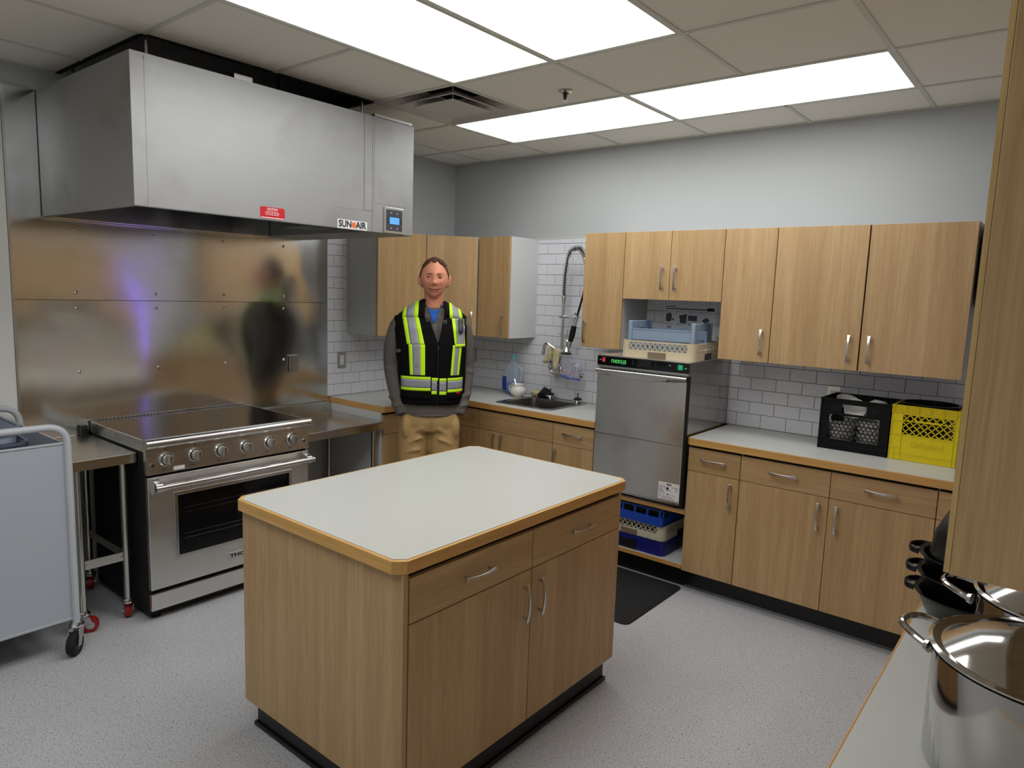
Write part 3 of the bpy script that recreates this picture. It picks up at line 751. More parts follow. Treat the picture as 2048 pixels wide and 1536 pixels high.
# bullnose
prof = [(RXF-.035,.920),(RXF-.01,.924)]+[(RXF+.004+.021*math.cos(a), .901+.023*math.sin(a)) for a in [PI/2-PI*k/10 for k in range(11)]]+[(RXF-.03,.878)]
MB().prism(prof, RY0-.002, RY1+.002, 'xz').build('bullnose', M_STH, rg, smooth=True)
for ye in (RY0-.004, RY1+.002):
    MB().prism([(RXF-.03,.880)]+[(RXF+.004+.022*math.cos(a), .901+.024*math.sin(a)) for a in [-PI/2+PI*k/10 for k in range(11)]]+[(RXF-.03,.923)], ye, ye+.002, 'xz').build('end_cap', M_NICK, rg)
MB().prism([(RXF-.03,.748),(RXF,.748),(RXF-.004,.879),(RXF-.03,.879)], RY0, RY1, 'xz').build('control_panel', M_STH, rg, bevel=.001)
def knob(y, z):
    k = MB().lathe([(.001,0),(.036,0),(.036,.004),(.031,.010),(.001,.010)], (RXF-.003,y,z), 28, (0,1,0),(0,0,1),(1,0,0)).build('knob_bezel', M_NICK, rg, smooth=True)
    MB().lathe([(.001,.010),(.027,.010),(.027,.013),(.023,.016),(.001,.016)], (RXF-.003,y,z), 28, (0,1,0),(0,0,1),(1,0,0)).build('bezel_shadow_ring', M_BPLA, k, smooth=True)
    MB().lathe([(.001,.014),(.025,.014),(.0235,.036),(.021,.040),(.001,.040)], (RXF-.003,y,z), 28, (0,1,0),(0,0,1),(1,0,0)).build('knob', M_ST, k, smooth=True)
    MB().box(RXF+.03, RXF+.050, y-.0055, y+.0055, z-.024, z+.024).build('knob_grip', M_NICK, k, bevel=.002)
    MB().box(RXF+.050, RXF+.0506, y-.001, y+.001, z+.003, z+.022).build('pointer', M_INK, k)
    MB().box(RXF-.0028, RXF-.0018, y-.002, y+.002, z+.046, z+.050).build('dial_mark', M_INK, rg)
    for s in range(3): MB().box(RXF-.0015, RXF-.0005, y-.024+s*.007, y-.019+s*.007, z-.052, z-.048).build('dial_print', M_INK, rg)
for y in (-2.701,-2.557,-2.420,-2.280,-2.138,-1.996): knob(y, .817)
for y in (-2.767,-1.919):
    k = MB().lathe([(.001,0),(.011,0),(.011,.004),(.001,.004)], (RXF-.002,y,.795), 18, (0,1,0),(0,0,1),(1,0,0)).build('indicator_lamp', M_NICK, rg)
    MB().lathe([(.001,.004),(.006,.004),(.005,.007),(.001,.007)], (RXF-.002,y,.795), 14, (0,1,0),(0,0,1),(1,0,0)).build('lens', M_BPLA, k)
MB().box(RXF-.0012, RXF-.0002, -2.668, -2.612, .752, .774).build('paper_sticker', M_WHITE, rg)
# oven door with a window
WY0, WY1, WZ0, WZ1 = -2.660, -2.012, .306, .632
ndz = MB().cells([RY0+.003,WY0,WY1,RY1-.003],[.163,WZ0,WZ1,.735], lambda i,j: not (i==1 and j==1), RXF-.028, RXF, 'yz').build('oven_door', M_ST, rg, bevel=.003)
MB().cells([WY0-.010,WY0+.008,WY1-.008,WY1+.010],[WZ0-.010,WZ0+.008,WZ1-.008,WZ1+.010], lambda i,j: not (i==1 and j==1), RXF, RXF+.003, 'yz').build('window_frame', M_NICK, ndz, bevel=.002)
MB().box(RXF-.012, RXF-.006, WY0+.001, WY1-.001, WZ0+.001, WZ1-.001).build('window_glass', mat('oven_glass', rgb(8,8,9), .06, alpha=.30), ndz)
MB().box(RXF-.1, RXF-.034, WY0-.02, WY1+.02, WZ0-.02, WZ1+.02).build('oven_cavity', M_BLACK, ndz)
for zz in (.545,.520,.408,.383):
    MB().cyl((RXF-.024,WY0+.05,zz), (RXF-.024,WY1-.05,zz), .0028, .0028, 6).build('oven_rack_rail', M_NICK, ndz)
for q in range(16):
    y = WY0+.07+q*.034; MB().cyl((RXF-.023,y,.383), (RXF-.031,y,.388), .002, .002, 5).build('oven_rack_wire', M_NICK, ndz)
hn = MB().cyl((RXF+.060,RY0+.015,.693), (RXF+.060,RY1-.005,.693), .0145, .0145, 20).build('door_handle', M_STH, ndz, smooth=True)
for y in (RY0+.02, RY1-.045):
    MB().prism([(RXF,.650),(RXF,.728),(RXF+.055,.711),(RXF+.068,.693),(RXF+.055,.672)], y, y+.034, 'xz').build('handle_bracket', M_NICK, ndz, bevel=.003)
bd = MB().box(RXF, RXF+.003, -2.392, -2.262, .214, .246).build('badge', M_NICK, ndz, bevel=.001); bd['label'] = 'maker badge with raised black letters'
text('badge_word', 'THOR', .027, M_INK, bd, (RXF+.0032,-2.327,.2295), R_, U_, N_, .0004, .0006, sx=1.55)
MB().box(RXF-.028, RXF, RY0+.003, RY1-.003, .056, .140).build('drawer_panel', M_ST, rg, bevel=.003)
for (x, y) in ((.10,RY0+.05),(.62,RY0+.05),(.10,RY1-.05),(.62,RY1-.05)):
    MB().cyl((x,y,0), (x,y,.035), .022, .018, 14).build('foot', M_BLACK, rg)

# ================================================================== STEEL TABLES
M_REDW = mat('red_polyurethane', rgb(150,22,26), .35)
def caster(root, x, y, ztop, R, ang, tyre, hub, wd=.032, nm='caster'):
    s = MB().lathe([(.001,ztop),(.022,ztop),(.024,ztop-.008),(.030,ztop-.012),(.030,ztop-.02),(.024,ztop-.026),(.001,ztop-.026)], (x,y,0), 20).build(nm, M_CHR, root, smooth=True)
    d = Vector((math.cos(ang), math.sin(ang), 0)); sd = Vector((-d.y, d.x, 0)); c = Vector((x,y,R))+d*.026
    for k in (-1,1):
        p = c+sd*(k*(wd/2+.005)); top = Vector((x,y,ztop-.026))+sd*(k*(wd/2+.005))
        pts = [top+d*.024, top-d*.022, p-d*.012-Vector((0,0,.008)), p+d*.014-Vector((0,0,.010)), p+d*.016]
        mb = MB(); n = len(pts)
        vs = [q-sd*.0015 for q in pts]+[q+sd*.0015 for q in pts]
        mb.add(vs, [tuple(range(n-1,-1,-1)), tuple(range(n,2*n))]+[(i,(i+1)%n,n+(i+1)%n,n+i) for i in range(n)])
        mb.build('fork_plate', M_NICK, s)
    Z = Vector((0,0,1))
    MB().lathe([(R*.52,-wd/2),(R*.93,-wd/2),(R,-wd/2+.006),(R,wd/2-.006),(R*.93,wd/2),(R*.52,wd/2)], c, 26, d, Z, sd, closed=True).build('tyre', tyre, s, smooth=True)
    MB().lathe([(.001,-wd/2-.001),(R*.52,-wd/2-.001),(R*.52,wd/2+.001),(.001,wd/2+.001)], c, 22, d, Z, sd).build('hub', hub, s)
    MB().cyl(c-sd*(wd/2+.010), c+sd*(wd/2+.010), .007, .007, 8).build('axle_bolt', M_CHR, s)
def steel_table(label, y0, y1, x1, zt, splash_h, casters, bars):
    t = thing('steel_table', label, 'steel table', (x1/2,(y0+y1)/2,0), group='steel filler tables either side of the range')
    MB().cells([.022,.035,x1-.02,x1],[y0,y0+.02,y1-.02,y1], lambda i,j: True, zt-.006, zt).build('table_top', M_TABLE, t, bevel=.003)
    MB().box(x1-.0025, x1, y0, y1, zt-.050, zt-.006).build('front_lip', M_TABLE, t)
    MB().box(.03, x1-.003, y1-.0025, y1, zt-.050, zt-.006).build('side_lip', M_TABLE, t); MB().box(.03, x1-.003, y0, y0+.0025, zt-.050, zt-.006).build('side_lip', M_TABLE, t)
    if splash_h: MB().box(.022, .036, y0, y1, zt, zt+splash_h).build('upstand', M_TABLE, t, bevel=.002)
    r = .0175
    spots = [(x1-.05,y0+.045),(x1-.05,y1-.045),(.075,y0+.045),(.075,y1-.045)]
    zl = .105 if casters else .02
    for n, (x, y) in enumerate(spots):
        MB().cyl((x,y,zl), (x,y,zt-.04), r, r, 18).build('leg', M_TABLE, t, smooth=True)
        if casters: caster(t, x, y, zl+.004, .038, (1.2 if n == 0 else 2.9), M_REDW, M_NICK)
        else: MB().lathe([(.001,0),(.014,0),(.016,.03),(.001,.03)], (x,y,0), 12).build('foot', M_NICK, t, smooth=True)
    if bars:
        zc = .33
        MB().box(x1-.055, x1-.045, y0+.06, y1-.06, zc-.022, zc+.022).build('cross_bar', M_TABLE, t)
        for y in (y0+.045, y1-.045): MB().box(.09, x1-.065, y-.004, y+.004, zc-.022, zc+.022).build('side_bar', M_TABLE, t)
        for y in (y0+.045, y1-.045): MB().cyl((x1-.05,y-.026,zc), (x1-.05,y+.026,zc), .006, .006, 8).build('bolt', M_CHR, t)
    return t
steel_table('narrow steel table on red casters left of the range', -3.098, -2.806, .605, .853, 0, True, True)
steel_table('low steel table with a rear upstand right of the range', -1.876, -1.255, .612, .812, .066, False, False)
t = thing('power_socket_box', 'small black cable box on the steel table by the range', 'cable box', (.05,-2.83,.853))
MB().prism([(.014,.8535),(.05,.8535),(.05,.885),(.035,.905),(.014,.905)], -2.85, -2.815, 'xz').build('shell', M_BPLA, t, bevel=.004)

# ================================================================== CART
M_CART = mat('pale_grey_panel', rgb(176,181,190), .42, noise=.015, nscale=3)
M_CARTT = mat('pale_grey_tube', rgb(188,192,196), .35)
ct = thing('utility_cart', 'pale grey panelled cart with tube handles at the left edge', 'cart', (.4,-3.5,0))
cx0, cx1, cy0, cy1, cz0, cz1 = .10, .722, -3.95, -3.150, .168, .972
def panel(nm, *b): return MB().box(*b).build(nm, M_CART, ct, bevel=.002)
panel('front_panel', cx1-.008, cx1, cy0, cy1, cz0, cz1); panel('rear_panel', cx0, cx0+.008, cy0, cy1, cz0, cz1)
panel('side_panel', cx0+.009, cx1-.009, cy1-.008, cy1, cz0, cz1); panel('side_panel', cx0+.009, cx1-.009, cy0, cy0+.008, cz0, cz1)
panel('bottom_panel', cx0, cx1, cy0, cy1, cz0-.012, cz0-.001)
for zz in (cz0, cz1): MB().box(cx1+.0005, cx1+.004, cy0, cy1-.004, zz-.006, zz+.003).build('rim_strip', M_CARTT, ct)
for x in (cx1+.002, cx0-.002):
    p = fillet([(x,cy1+.012,.14),(x,cy1+.012,1.045),(x,cy0-.012,1.045),(x,cy0-.012,.14)], .085, 8)
    MB().tube(p, .0155, 14).build('tube_handle', M_CARTT, ct, smooth=True)
for n, (x, y) in enumerate(((cx1+.002,cy1+.012),(cx1+.002,cy0-.012),(cx0,cy1+.012),(cx0,cy0-.012))):
    caster(ct, x, y, .145, .052, -.75, M_RUB, M_BPLA, .034)
M_TUB = mat('slate_blue_plastic', rgb(104,116,134), .4)
def tub(label, x0, x1, y0, y1, z0, z1):
    t = thing('storage_tub', label, 'tub', ((x0+x1)/2,(y0+y1)/2,z0), group='tubs nested in the cart')
    n = 4; tp = rrect(x0,x1,y0,y1,.05,n); k = .03
    bt = rrect(x0+k,x1-k,y0+k,y1-k,.05,n); m = len(tp)
    mb = MB(); vs = [(a,b,z1) for a,b in tp]+[(a,b,z0) for a,b in bt]
    mb.add(vs, [(i,(i+1)%m,m+(i+1)%m,m+i) for i in range(m)]+[tuple(m+i for i in range(m))])
    mb.build('shell', M_TUB, t, smooth=True, solid=.004)
    o = rrect(x0-.014,x1+.014,y0-.014,y1+.014,.06,n); i_ = rrect(x0-.001,x1+.001,y0-.001,y1+.001,.05,n)
    vs = [(a,b,z1+.003) for a,b in i_]+[(a,b,z1+.003) for a,b in o]+[(a,b,z1-.016) for a,b in o]
    MB().add(vs, [(q,(q+1)%m,m+(q+1)%m,m+q) for q in range(m)]+[(m+q,m+(q+1)%m,2*m+(q+1)%m,2*m+q) for q in range(m)]).build('rim', M_TUB, t, smooth=True, solid=.004)
tub('slate blue tub sunk in the cart, lower one', .135, .685, -3.86, -3.275, .62, .985)
tub('slate blue tub in the cart, upper one behind the handle', .145, .635, -3.84, -3.285, .70, 1.042)
# ================================================================== DISHWASHER ON ITS STAND
t = thing('dishwasher_stand', 'open two-shelf oak stand under the dishwasher', 'stand', (2.13,-.3,0))
MB().box(1.832, 2.442, -.575, -.012, .452, .472).build('shelf', M_MELW, t); MB().box(1.832, 2.442, -.578, -.5752, .450, .474).build('shelf_edge', M_EDGE, t)
MB().box(1.832, 2.442, -.575, -.012, .128, .147).build('shelf', M_MELW, t); MB().box(1.832, 2.442, -.578, -.5752, .125, .149).build('shelf_edge', M_EDGE, t)
MB().box(1.8125, 1.8315, -.578, -.012, .1175, .866).build('side_panel', M_WV, t); MB().box(1.832, 2.442, -.020, -.0115, .1475, .4515).build('back_panel', M_BLACK, t)
MB().box(1.8125, 2.4435, -.515, -.03, 0, .1172).build('toe_kick', M_TOE, t)
DX0, DX1, DYF, DZ0, DZ1 = 1.834, 2.428, -.620, .495, 1.328
dw = thing('dishwasher', 'steel commercial undercounter dishwasher with a black control strip', 'dishwasher', (2.13,-.3,.4745))
MB().box(DX0, DX1, DYF+.022, -.03, DZ0, DZ1-.004).build('body', M_SIDE, dw, bevel=.003)
MB().box(DX0-.001, DX1+.001, DYF+.004, -.028, DZ1-.004, DZ1).build('top_sheet', M_STHX, dw)
for x in (DX0+.05, DX1-.05):
    for y in (-.55,-.08): MB().cyl((x,y,.4745), (x,y,DZ0), .02, .02, 12).build('foot', M_BPLA, dw)
cpn = MB().box(DX0, DX1, DYF, DYF+.02, 1.268, DZ1-.005).build('control_strip', M_GLASSB, dw, bevel=.002)
R2, U2, N2 = (1,0,0), (0,0,1), (0,-1,0)
yf = DYF-.0003
M_GRN = emit('glowing_green_print', (0.10,0.62,0.14,1), .25)  # lettering is no lamp; a faint glow is put into its colour
text('maker_word', 'nexus', .044, M_GRN, cpn, (1.983,yf,1.300), R2, U2, N2, .0003, .0006)
MB().box(2.0, 2.03, yf-.0006, yf, 1.279, 1.2815).build('maker_underline', mat('teal_print', rgb(30,90,110), .5), cpn)
rb = MB().box(1.869, 1.891, DYF-.003, DYF, 1.287, 1.314).build('power_switch', emit('red_switch', (0.55,0.02,0.015,1), .12), cpn, bevel=.002)
MB().box(1.8765, 1.883, DYF-.0036, DYF-.003, 1.294, 1.298).build('switch_mark', M_WHITE, rb)
MB().box(1.851, 1.862, yf-.0005, yf, 1.298, 1.3005).build('print_line', M_WHITE, cpn)
M_DISP = mat('display_grey', rgb(30,30,32), .2)
MB().box(2.112, 2.198, DYF-.0012, DYF, 1.281, 1.318).build('display', M_DISP, cpn)
for x in (2.080, 2.226): MB().box(x-.008, x+.008, DYF-.001, DYF, 1.284, 1.314).build('side_key', M_DISP, cpn)
MB().box(2.366, 2.396, DYF-.003, DYF, 1.284, 1.312).build('start_key', emit('green_key', (0.02,0.42,0.20,1), .15), cpn, bevel=.002)
MB().box(2.405, 2.420, yf-.0005, yf, 1.293, 1.297).build('print_line', M_GRN, cpn)
for x in (2.305,2.335): MB().box(x-.006, x+.006, yf-.0005, yf, 1.289, 1.292).build('print_line', M_DISP, cpn)
MB().box(2.312, 2.320, yf-.0005, yf, 1.302, 1.306).build('print_line', M_WHITE, cpn)
MB().box(DX0, DX1, DYF, DYF+.02, 1.256, 1.2665).build('strip_trim', M_NICK, dw)
dr = MB().box(DX0+.004, DX1-.003, DYF, DYF+.02, .853, 1.242).build('wash_door', M_STHX, dw, bevel=.003)
# long lipped handle along the top of the door, bowed in the middle
n = 15; vs = []
for i in range(n):
    s = -1+2*i/(n-1); x = DX0+.297+.296*s; bow = .016*(1-s*s)
    for (dy, dz) in ((0,.008),(-.014,.007),(-.020,.000),(-.019,-.010),(-.006,-.020-bow),(0,-.020-bow)): vs.append((x, DYF+dy, 1.238+dz))
fs = []
for i in range(n-1):
    for k in range(6): fs.append((i*6+k, i*6+(k+1)%6, (i+1)*6+(k+1)%6, (i+1)*6+k))
fs += [(5,4,3,2,1,0), tuple((n-1)*6+k for k in range(6))]
MB().add(vs, fs).build('door_handle', M_NICK, dr, smooth=True, ang=.9)
lp = MB().box(DX0+.004, DX1-.003, DYF, DYF+.02, .512, .848).build('lower_panel', M_STHX, dw, bevel=.003)
MB().box(DX0+.004, DX1-.003, DYF-.001, DYF+.001, .8485, .8525).build('seam_trim', M_NICK, dw)
MB().box(DX1-.004, DX1+.006, DYF+.001, DYF+.03, .50, 1.25).build('side_strip', M_BLACK, dw)  # black strip painted in for the shaded gap beside the cabinet
sk = MB().box(2.292, 2.424, DYF-.0008, DYF, .527, .628).build('rating_label', M_WHITE, lp); sk['label'] = 'white rating label with small black print'
def ln(x0, x1, z, h=.0022): MB().box(x0, x1, DYF-.0012, DYF-.0008, z-h/2, z+h/2).build('print_line', M_INK, sk)
ln(2.342,2.374,.618,.006); ln(2.346,2.37,.611,.0015)
for q in range(5): ln(2.298, 2.318 if q < 3 else 2.329, .604-.0085*q)
for q in range(2): ln(2.324,2.338,.603-.008*q)
for q in range(4): ln(2.376 if q < 1 else 2.398, 2.420-.006*q, .604-.008*q)
ln(2.340,2.372,.583); ln(2.302,2.335,.562,.0016); ln(2.35,2.36,.560,.007); ln(2.368,2.400,.558,.0016)
for q in range(3): ln(2.312,2.38+.012*q,.546-.0065*q,.0014)
MB().prism([(2.299,.544),(2.307,.544),(2.303,.552)], DYF-.0012, DYF-.0008, 'xz').build('warning_mark', M_INK, sk)
MB().prism([(2.350+.008*math.cos(a), .594+.009*math.sin(a)) for a in [2*PI*k/12 for k in range(12)]], DYF-.0012, DYF-.0008, 'xz').build('round_mark', M_INK, sk)
MB().cyl((2.40,DYF+.001,.519), (2.40,DYF-.004,.519), .005, .005, 10).build('screw', M_CHR, lp)
# ---- dish racks
def ring(mb, o, i_, z0, z1):
    n = len(o)
    vs = [(a,b,z0) for a,b in o]+[(a,b,z1) for a,b in o]+[(a,b,z1) for a,b in i_]+[(a,b,z0) for a,b in i_]
    fs = []
    for k in range(n):
        k2 = (k+1) % n
        fs += [(k,k2,n+k2,n+k),(n+k,n+k2,2*n+k2,2*n+k),(2*n+k,2*n+k2,3*n+k2,3*n+k),(3*n+k,3*n+k2,k2,k)]
    return mb.add(vs, fs)
def dish_rack(label, loc, rz, a, b, hb_, ht, m, cells_n, floor=True, low=False, nm='dish_rack'):
    r = thing(nm, label, 'dish rack', loc, rz, 'plastic dish racks', local=True)
    rad = .035; th = .006
    o = rrect(-a,a,-b,b,rad); i_ = rrect(-a+th,a-th,-b+th,b-th,rad-th)
    # lower band with hand slots: a ring plus plates painted as slot shade
    ring(MB(), o, i_, .0, hb_).build('lower_band', m, r, smooth=True)
    for (cx, cy, along) in ((0,-b,'x'),(0,b,'x'),(-a,0,'y'),(a,0,'y')):
        w2 = .055
        if along == 'x': MB().box(cx-w2, cx+w2, cy-.004 if cy < 0 else cy, cy if cy < 0 else cy+.004, .0, hb_*.78).build('hand_slot_shade', M_BPLA if low else mat('slot_shadow', rgb(120,104,84), .6), r)
        else: MB().box(cx-.004 if cx < 0 else cx, cx if cx < 0 else cx+.004, cy-w2, cy+w2, .0, hb_*.78).build('hand_slot_shade', M_BPLA, r)
    if ht > hb_:
        ring(MB(), o, i_, ht-.009, ht).build('top_rim', m, r, smooth=True)
        lt = MB()
        for sgn in (-1,1):
            n = cells_n
            for q in range(n):
                for (len_, fixed, ax) in ((a-rad-.012, sgn*(b-.003), 'x'), (b-rad-.012, sgn*(a-.003), 'y')):
                    s0 = -len_+2*len_*q/n; s1 = -len_+2*len_*(q+1)/n
                    for (p, e) in ((s0,s1),(s1,s0)):
                        P0 = (p,fixed,hb_) if ax == 'x' else (fixed,p,hb_); P1 = (e,fixed,ht-.009) if ax == 'x' else (fixed,e,ht-.009)
                        lt.bar(P0, P1, .005, .0045, (0,1,0) if ax == 'x' else (1,0,0))
        tag(lt.build('lattice', m, r), kind='stuff')
        for (sx2, sy2) in ((-1,-1),(1,-1),(1,1),(-1,1)):
            c = MB(); q = [p for p in rrect(-a,a,-b,b,rad) if p[0]*sx2 > a-rad-.013 and p[1]*sy2 > b-rad-.013]
            q2 = [(x*(1-th/a), y*(1-th/b)) for x, y in q][::-1]
            ex = [(sx2*(a-rad-.03), sy2*b),(sx2*a, sy2*(b-rad-.03))]
            poly = sorted(q, key=lambda p: math.atan2(p[1]-sy2*(b-rad), p[0]-sx2*(a-rad)))
            # quarter shell, padded along both walls
            cxx, cyy = sx2*(a-rad), sy2*(b-rad); a0 = {(1,1):0,(-1,1):PI/2,(-1,-1):PI,(1,-1):-PI/2}[(sx2,sy2)]
            outer = [(cxx+rad*math.cos(a0+PI/2*k/6), cyy+rad*math.sin(a0+PI/2*k/6)) for k in range(7)]
            inner = [(cxx+(rad-th)*math.cos(a0+PI/2*k/6), cyy+(rad-th)*math.sin(a0+PI/2*k/6)) for k in range(7)]
            d0 = Vector((math.sin(a0), -math.cos(a0)))*.014; d1 = Vector((-math.sin(a0+PI/2), math.cos(a0+PI/2)))*.014
            outer = [(outer[0][0]+d0.x, outer[0][1]+d0.y)]+outer+[(outer[-1][0]+d1.x, outer[-1][1]+d1.y)]
            inner = [(inner[0][0]+d0.x, inner[0][1]+d0.y)]+inner+[(inner[-1][0]+d1.x, inner[-1][1]+d1.y)]
            MB().prism(outer+inner[::-1], hb_, ht-.009).build('corner_post', m, r, smooth=True)
    if floor:
        fb = MB(); n = 9
        for q in range(1, n):
            x = -a+2*a*q/n; fb.box(x-.003, x+.003, -b+th, b-th, .008, .014)
            y = -b+2*b*q/n; fb.box(-a+th, a-th, y-.003, y+.003, .008, .014)
        tag(fb.build('floor_grid', m, r), kind='stuff')
    return r
M_BEIGE = mat('beige_plastic', rgb(206,190,158), .45, noise=.05, nscale=20)
M_IVORY = mat('ivory_plastic', rgb(196,190,168), .5, noise=.05, nscale=20)
M_BLUE = mat('bright_blue_plastic', rgb(10,66,172), .35); M_DBLUE = mat('dark_blue_plastic', rgb(12,18,110), .4)
dish_rack('beige lattice dish rack on top of the dishwasher', (2.172,-.325,1.3285), .10, .228, .228, .045, .098, M_BEIGE, 12)
dish_rack('ivory lattice dish rack in the middle of the three under the dishwasher', (2.07,-.30,.2355), 0, .236, .236, .042, .092, M_IVORY, 12)
dish_rack('dark blue dish rack at the bottom of the three under the dishwasher', (2.075,-.31,.1475), 0, .238, .238, .078, .086, M_DBLUE, 8, low=True)
# bright blue rack: tall band with openings on top
r = thing('dish_rack', 'bright blue dish rack on top of the three under the dishwasher', 'dish rack', (2.068,-.315,.3285), 0, 'plastic dish racks', local=True)
a, b = .230, .235
ring(MB(), rrect(-a,a,-b,b,.02), rrect(-a+.006,a-.006,-b+.006,b-.006,.015), 0, .055).build('lower_band', M_BLUE, r, smooth=True)
ring(MB(), rrect(-a,a,-b,b,.02), rrect(-a+.008,a-.008,-b+.008,b-.008,.014), .094, .103).build('top_rim', M_BLUE, r, smooth=True)
for q in range(6):
    x = -a+.02+q*(2*a-.04)/5
    for y in (-b+.004, b-.004): MB().box(x-.007, x+.007, y-.004, y+.004, .055, .094).build('post', M_BLUE, r)
    yy = -b+.02+q*(2*b-.04)/5
    for x2 in (-a+.004, a-.004): MB().box(x2-.004, x2+.004, yy-.007, yy+.007, .055, .094).build('post', M_BLUE, r)
# grey-blue bus rack inside the beige one
M_GREYB = mat('grey_blue_plastic', rgb(140,158,178), .4)
r = thing('cutlery_rack', 'grey-blue cutlery rack with tall ends inside the beige rack', 'cutlery rack', (2.165,-.335,1.3445), .10, local=True)
a, b = .195, .150
for s in (-1,1):
    us = [-b,-.080,.080,b]; zs = [0,.045,.150,.195]
    MB().cells(us, zs, lambda i,j: not (i==1 and j==1), s*a-.006, s*a+.006, 'yz').build('end_wall', M_GREYB, r, bevel=.004)
    for y in (-b,b): MB().box(s*a-.012, s*a+.012, y-.010, y+.010, 0, .197).build('corner_post', M_GREYB, r, bevel=.004)
for y in (-b,b):
    MB().box(-a+.013, a-.013, y-.004, y+.004, .085, .145).build('long_wall', M_GREYB, r, bevel=.002)
    MB().box(-a+.013, a-.013, y-.006, y+.006, .146, .152).build('wall_rim', M_GREYB, r)
    lt = MB(); n = 22
    for q in range(n):
        x0 = -a+.015+q*(2*a-.03)/n; x1 = x0+(2*a-.03)/n
        lt.bar((x0,y,.01), (x1,y,.085), .005, .004, (0,1,0)); lt.bar((x1,y,.01), (x0,y,.085), .005, .004, (0,1,0))
    tag(lt.build('lattice', M_GREYB, r), kind='stuff')
MB().box(-a+.007, a-.007, -b+.007, b-.007, 0, .008).build('floor_plate', M_GREYB, r)

# ---- instruction sheet on the wall
M_PAPER = mat('laminated_sheet', rgb(226,227,232), .3); M_PIC = mat('grey_print', rgb(78,78,88), .5); M_PIC2 = mat('light_grey_print', rgb(140,140,150), .5)
t = thing('instruction_sheet', 'laminated picture instruction sheet on the tiles above the dishwasher', 'poster', (2.13,-.0105,1.43))
MB().box(1.955, 2.312, -.0125, -.0108, 1.425, 1.638).build('sheet', M_PAPER, t)
def pr_(x0, x1, z0, z1, m, nm='print_block'): MB().box(x0, x1, -.0130, -.0125, z0, z1).build(nm, m, t)
pr_(1.962,2.035,1.6275,1.633,M_PIC,'heading'); pr_(1.962,2.262,1.611,1.617,M_INK,'heading_rule'); pr_(1.962,2.262,1.6235,1.6245,M_PIC,'heading_rule'); pr_(2.250,2.298,1.606,1.626,M_INK,'maker_mark'); pr_(2.287,2.294,1.611,1.620,M_PAPER,'maker_mark_gap')
for c in range(4):
    for rr_ in range(2):
        x = 1.966+c*.082; z = 1.598-rr_*.083
        MB().prism([(x+.004*math.cos(q*PI/5), z+.004*math.sin(q*PI/5)) for q in range(10)], -.0130, -.0125, 'xz').build('step_number', M_INK, t)
        pr_(x+.008,x+.058,z-.001,z+.001,M_PIC2,'caption'); 
        if rr_: pr_(x+.008,x+.05,z-.006,z-.0045,M_PIC2,'caption')
def pp(poly, m): MB().prism(poly, -.0130, -.0125, 'xz').build('picture', m, t)
pp([(1.966,1.578),(1.994,1.589),(2.008,1.576),(2.006,1.536),(1.990,1.528),(1.966,1.532)], M_PIC); pp([(2.010,1.538),(2.024,1.538),(2.024,1.552),(2.016,1.552)], M_PIC)
pp([(2.058,1.570),(2.112,1.584),(2.112,1.522),(2.066,1.522),(2.066,1.545)], M_PIC); pp([(2.122,1.575),(2.184,1.573),(2.184,1.539),(2.122,1.541)], M_PIC)
pp([(2.218,1.545),(2.246,1.566),(2.272,1.550),(2.240,1.522)], M_PIC)
pp([(1.974,1.500),(2.008,1.500),(2.012,1.452),(1.970,1.452)], M_PIC2); pp([(1.955,1.472),(1.985,1.478),(2.0,1.470),(1.972,1.466)], M_PIC); pp([(2.035,1.474),(2.102,1.492),(2.108,1.450),(2.04,1.450)], M_PIC)
for q in range(6): pr_(2.262,2.292,1.494-q*.0095,1.4955-q*.0095,M_PIC2,'caption')

# ================================================================== SINK AREA
sk_ = thing('sink', 'drop-in steel sink in the worktop by the window-less tiled wall', 'sink', ((SX0+SX1)/2,(SY0+SY1)/2,.74)); sk_['label'] = 'rectangular steel sink sunk in the pale worktop'
ix0, ix1, iy0, iy1 = SX0+.045, SX1-.035, SY0+.035, SY1-.085
o = rrect(SX0,SX1,SY0,SY1,.03,5); i1 = rrect(ix0,ix1,iy0,iy1,.05,5); i2 = rrect(ix0+.012,ix1-.012,iy0+.012,iy1-.012,.05,5); n = len(o)
vs = [(a,b,CT+.002) for a,b in o]+[(a,b,CT+.006) for a,b in rrect(SX0+.006,SX1-.006,SY0+.006,SY1-.006,.028,5)]+[(a,b,CT+.003) for a,b in i1]+[(a,b,CT-.17) for a,b in i2]
fs = []
for L in range(3): fs += [(L*n+k, L*n+(k+1)%n, (L+1)*n+(k+1)%n, (L+1)*n+k) for k in range(n)]
fs.append(tuple(3*n+k for k in range(n)))
M_SINK = mat('sink_steel', (0.40,0.39,0.37,1), .20, 1.0)
MB().add(vs, fs).build('bowl', M_SINK, sk_, smooth=True, ang=1.0)
MB().lathe([(.045,CT-.169),(.03,CT-.171),(.001,CT-.172)], ((ix0+ix1)/2,(iy0+iy1)/2,0), 20).build('drain', M_CHR, sk_, smooth=True)
def strainer(label, x, y):
    t = thing('sink_strainer', label, 'sink strainer', (x,y,CT+.006), group='loose basket strainers on the sink rim')
    z = CT+.0065
    MB().lathe([(.001,0),(.026,0),(.030,.010),(.042,.020),(.043,.023),(.036,.026),(.001,.028)], (x,y,z), 26).build('basket', M_CHR, t, smooth=True)
    MB().lathe([(.001,.028),(.030,.028),(.026,.036),(.012,.042),(.001,.042)], (x,y,z), 22).build('rubber_stopper', M_RUB, t, smooth=True)
    MB().lathe([(.001,.042),(.004,.042),(.0035,.062),(.006,.064),(.005,.072),(.001,.073)], (x,y,z), 14).build('pull_knob', M_BPLA, t, smooth=True)
strainer('chrome basket strainer at the middle rear of the sink rim', 1.098, -.075)
strainer('chrome basket strainer at the right rear corner of the sink', 1.368, -.115)

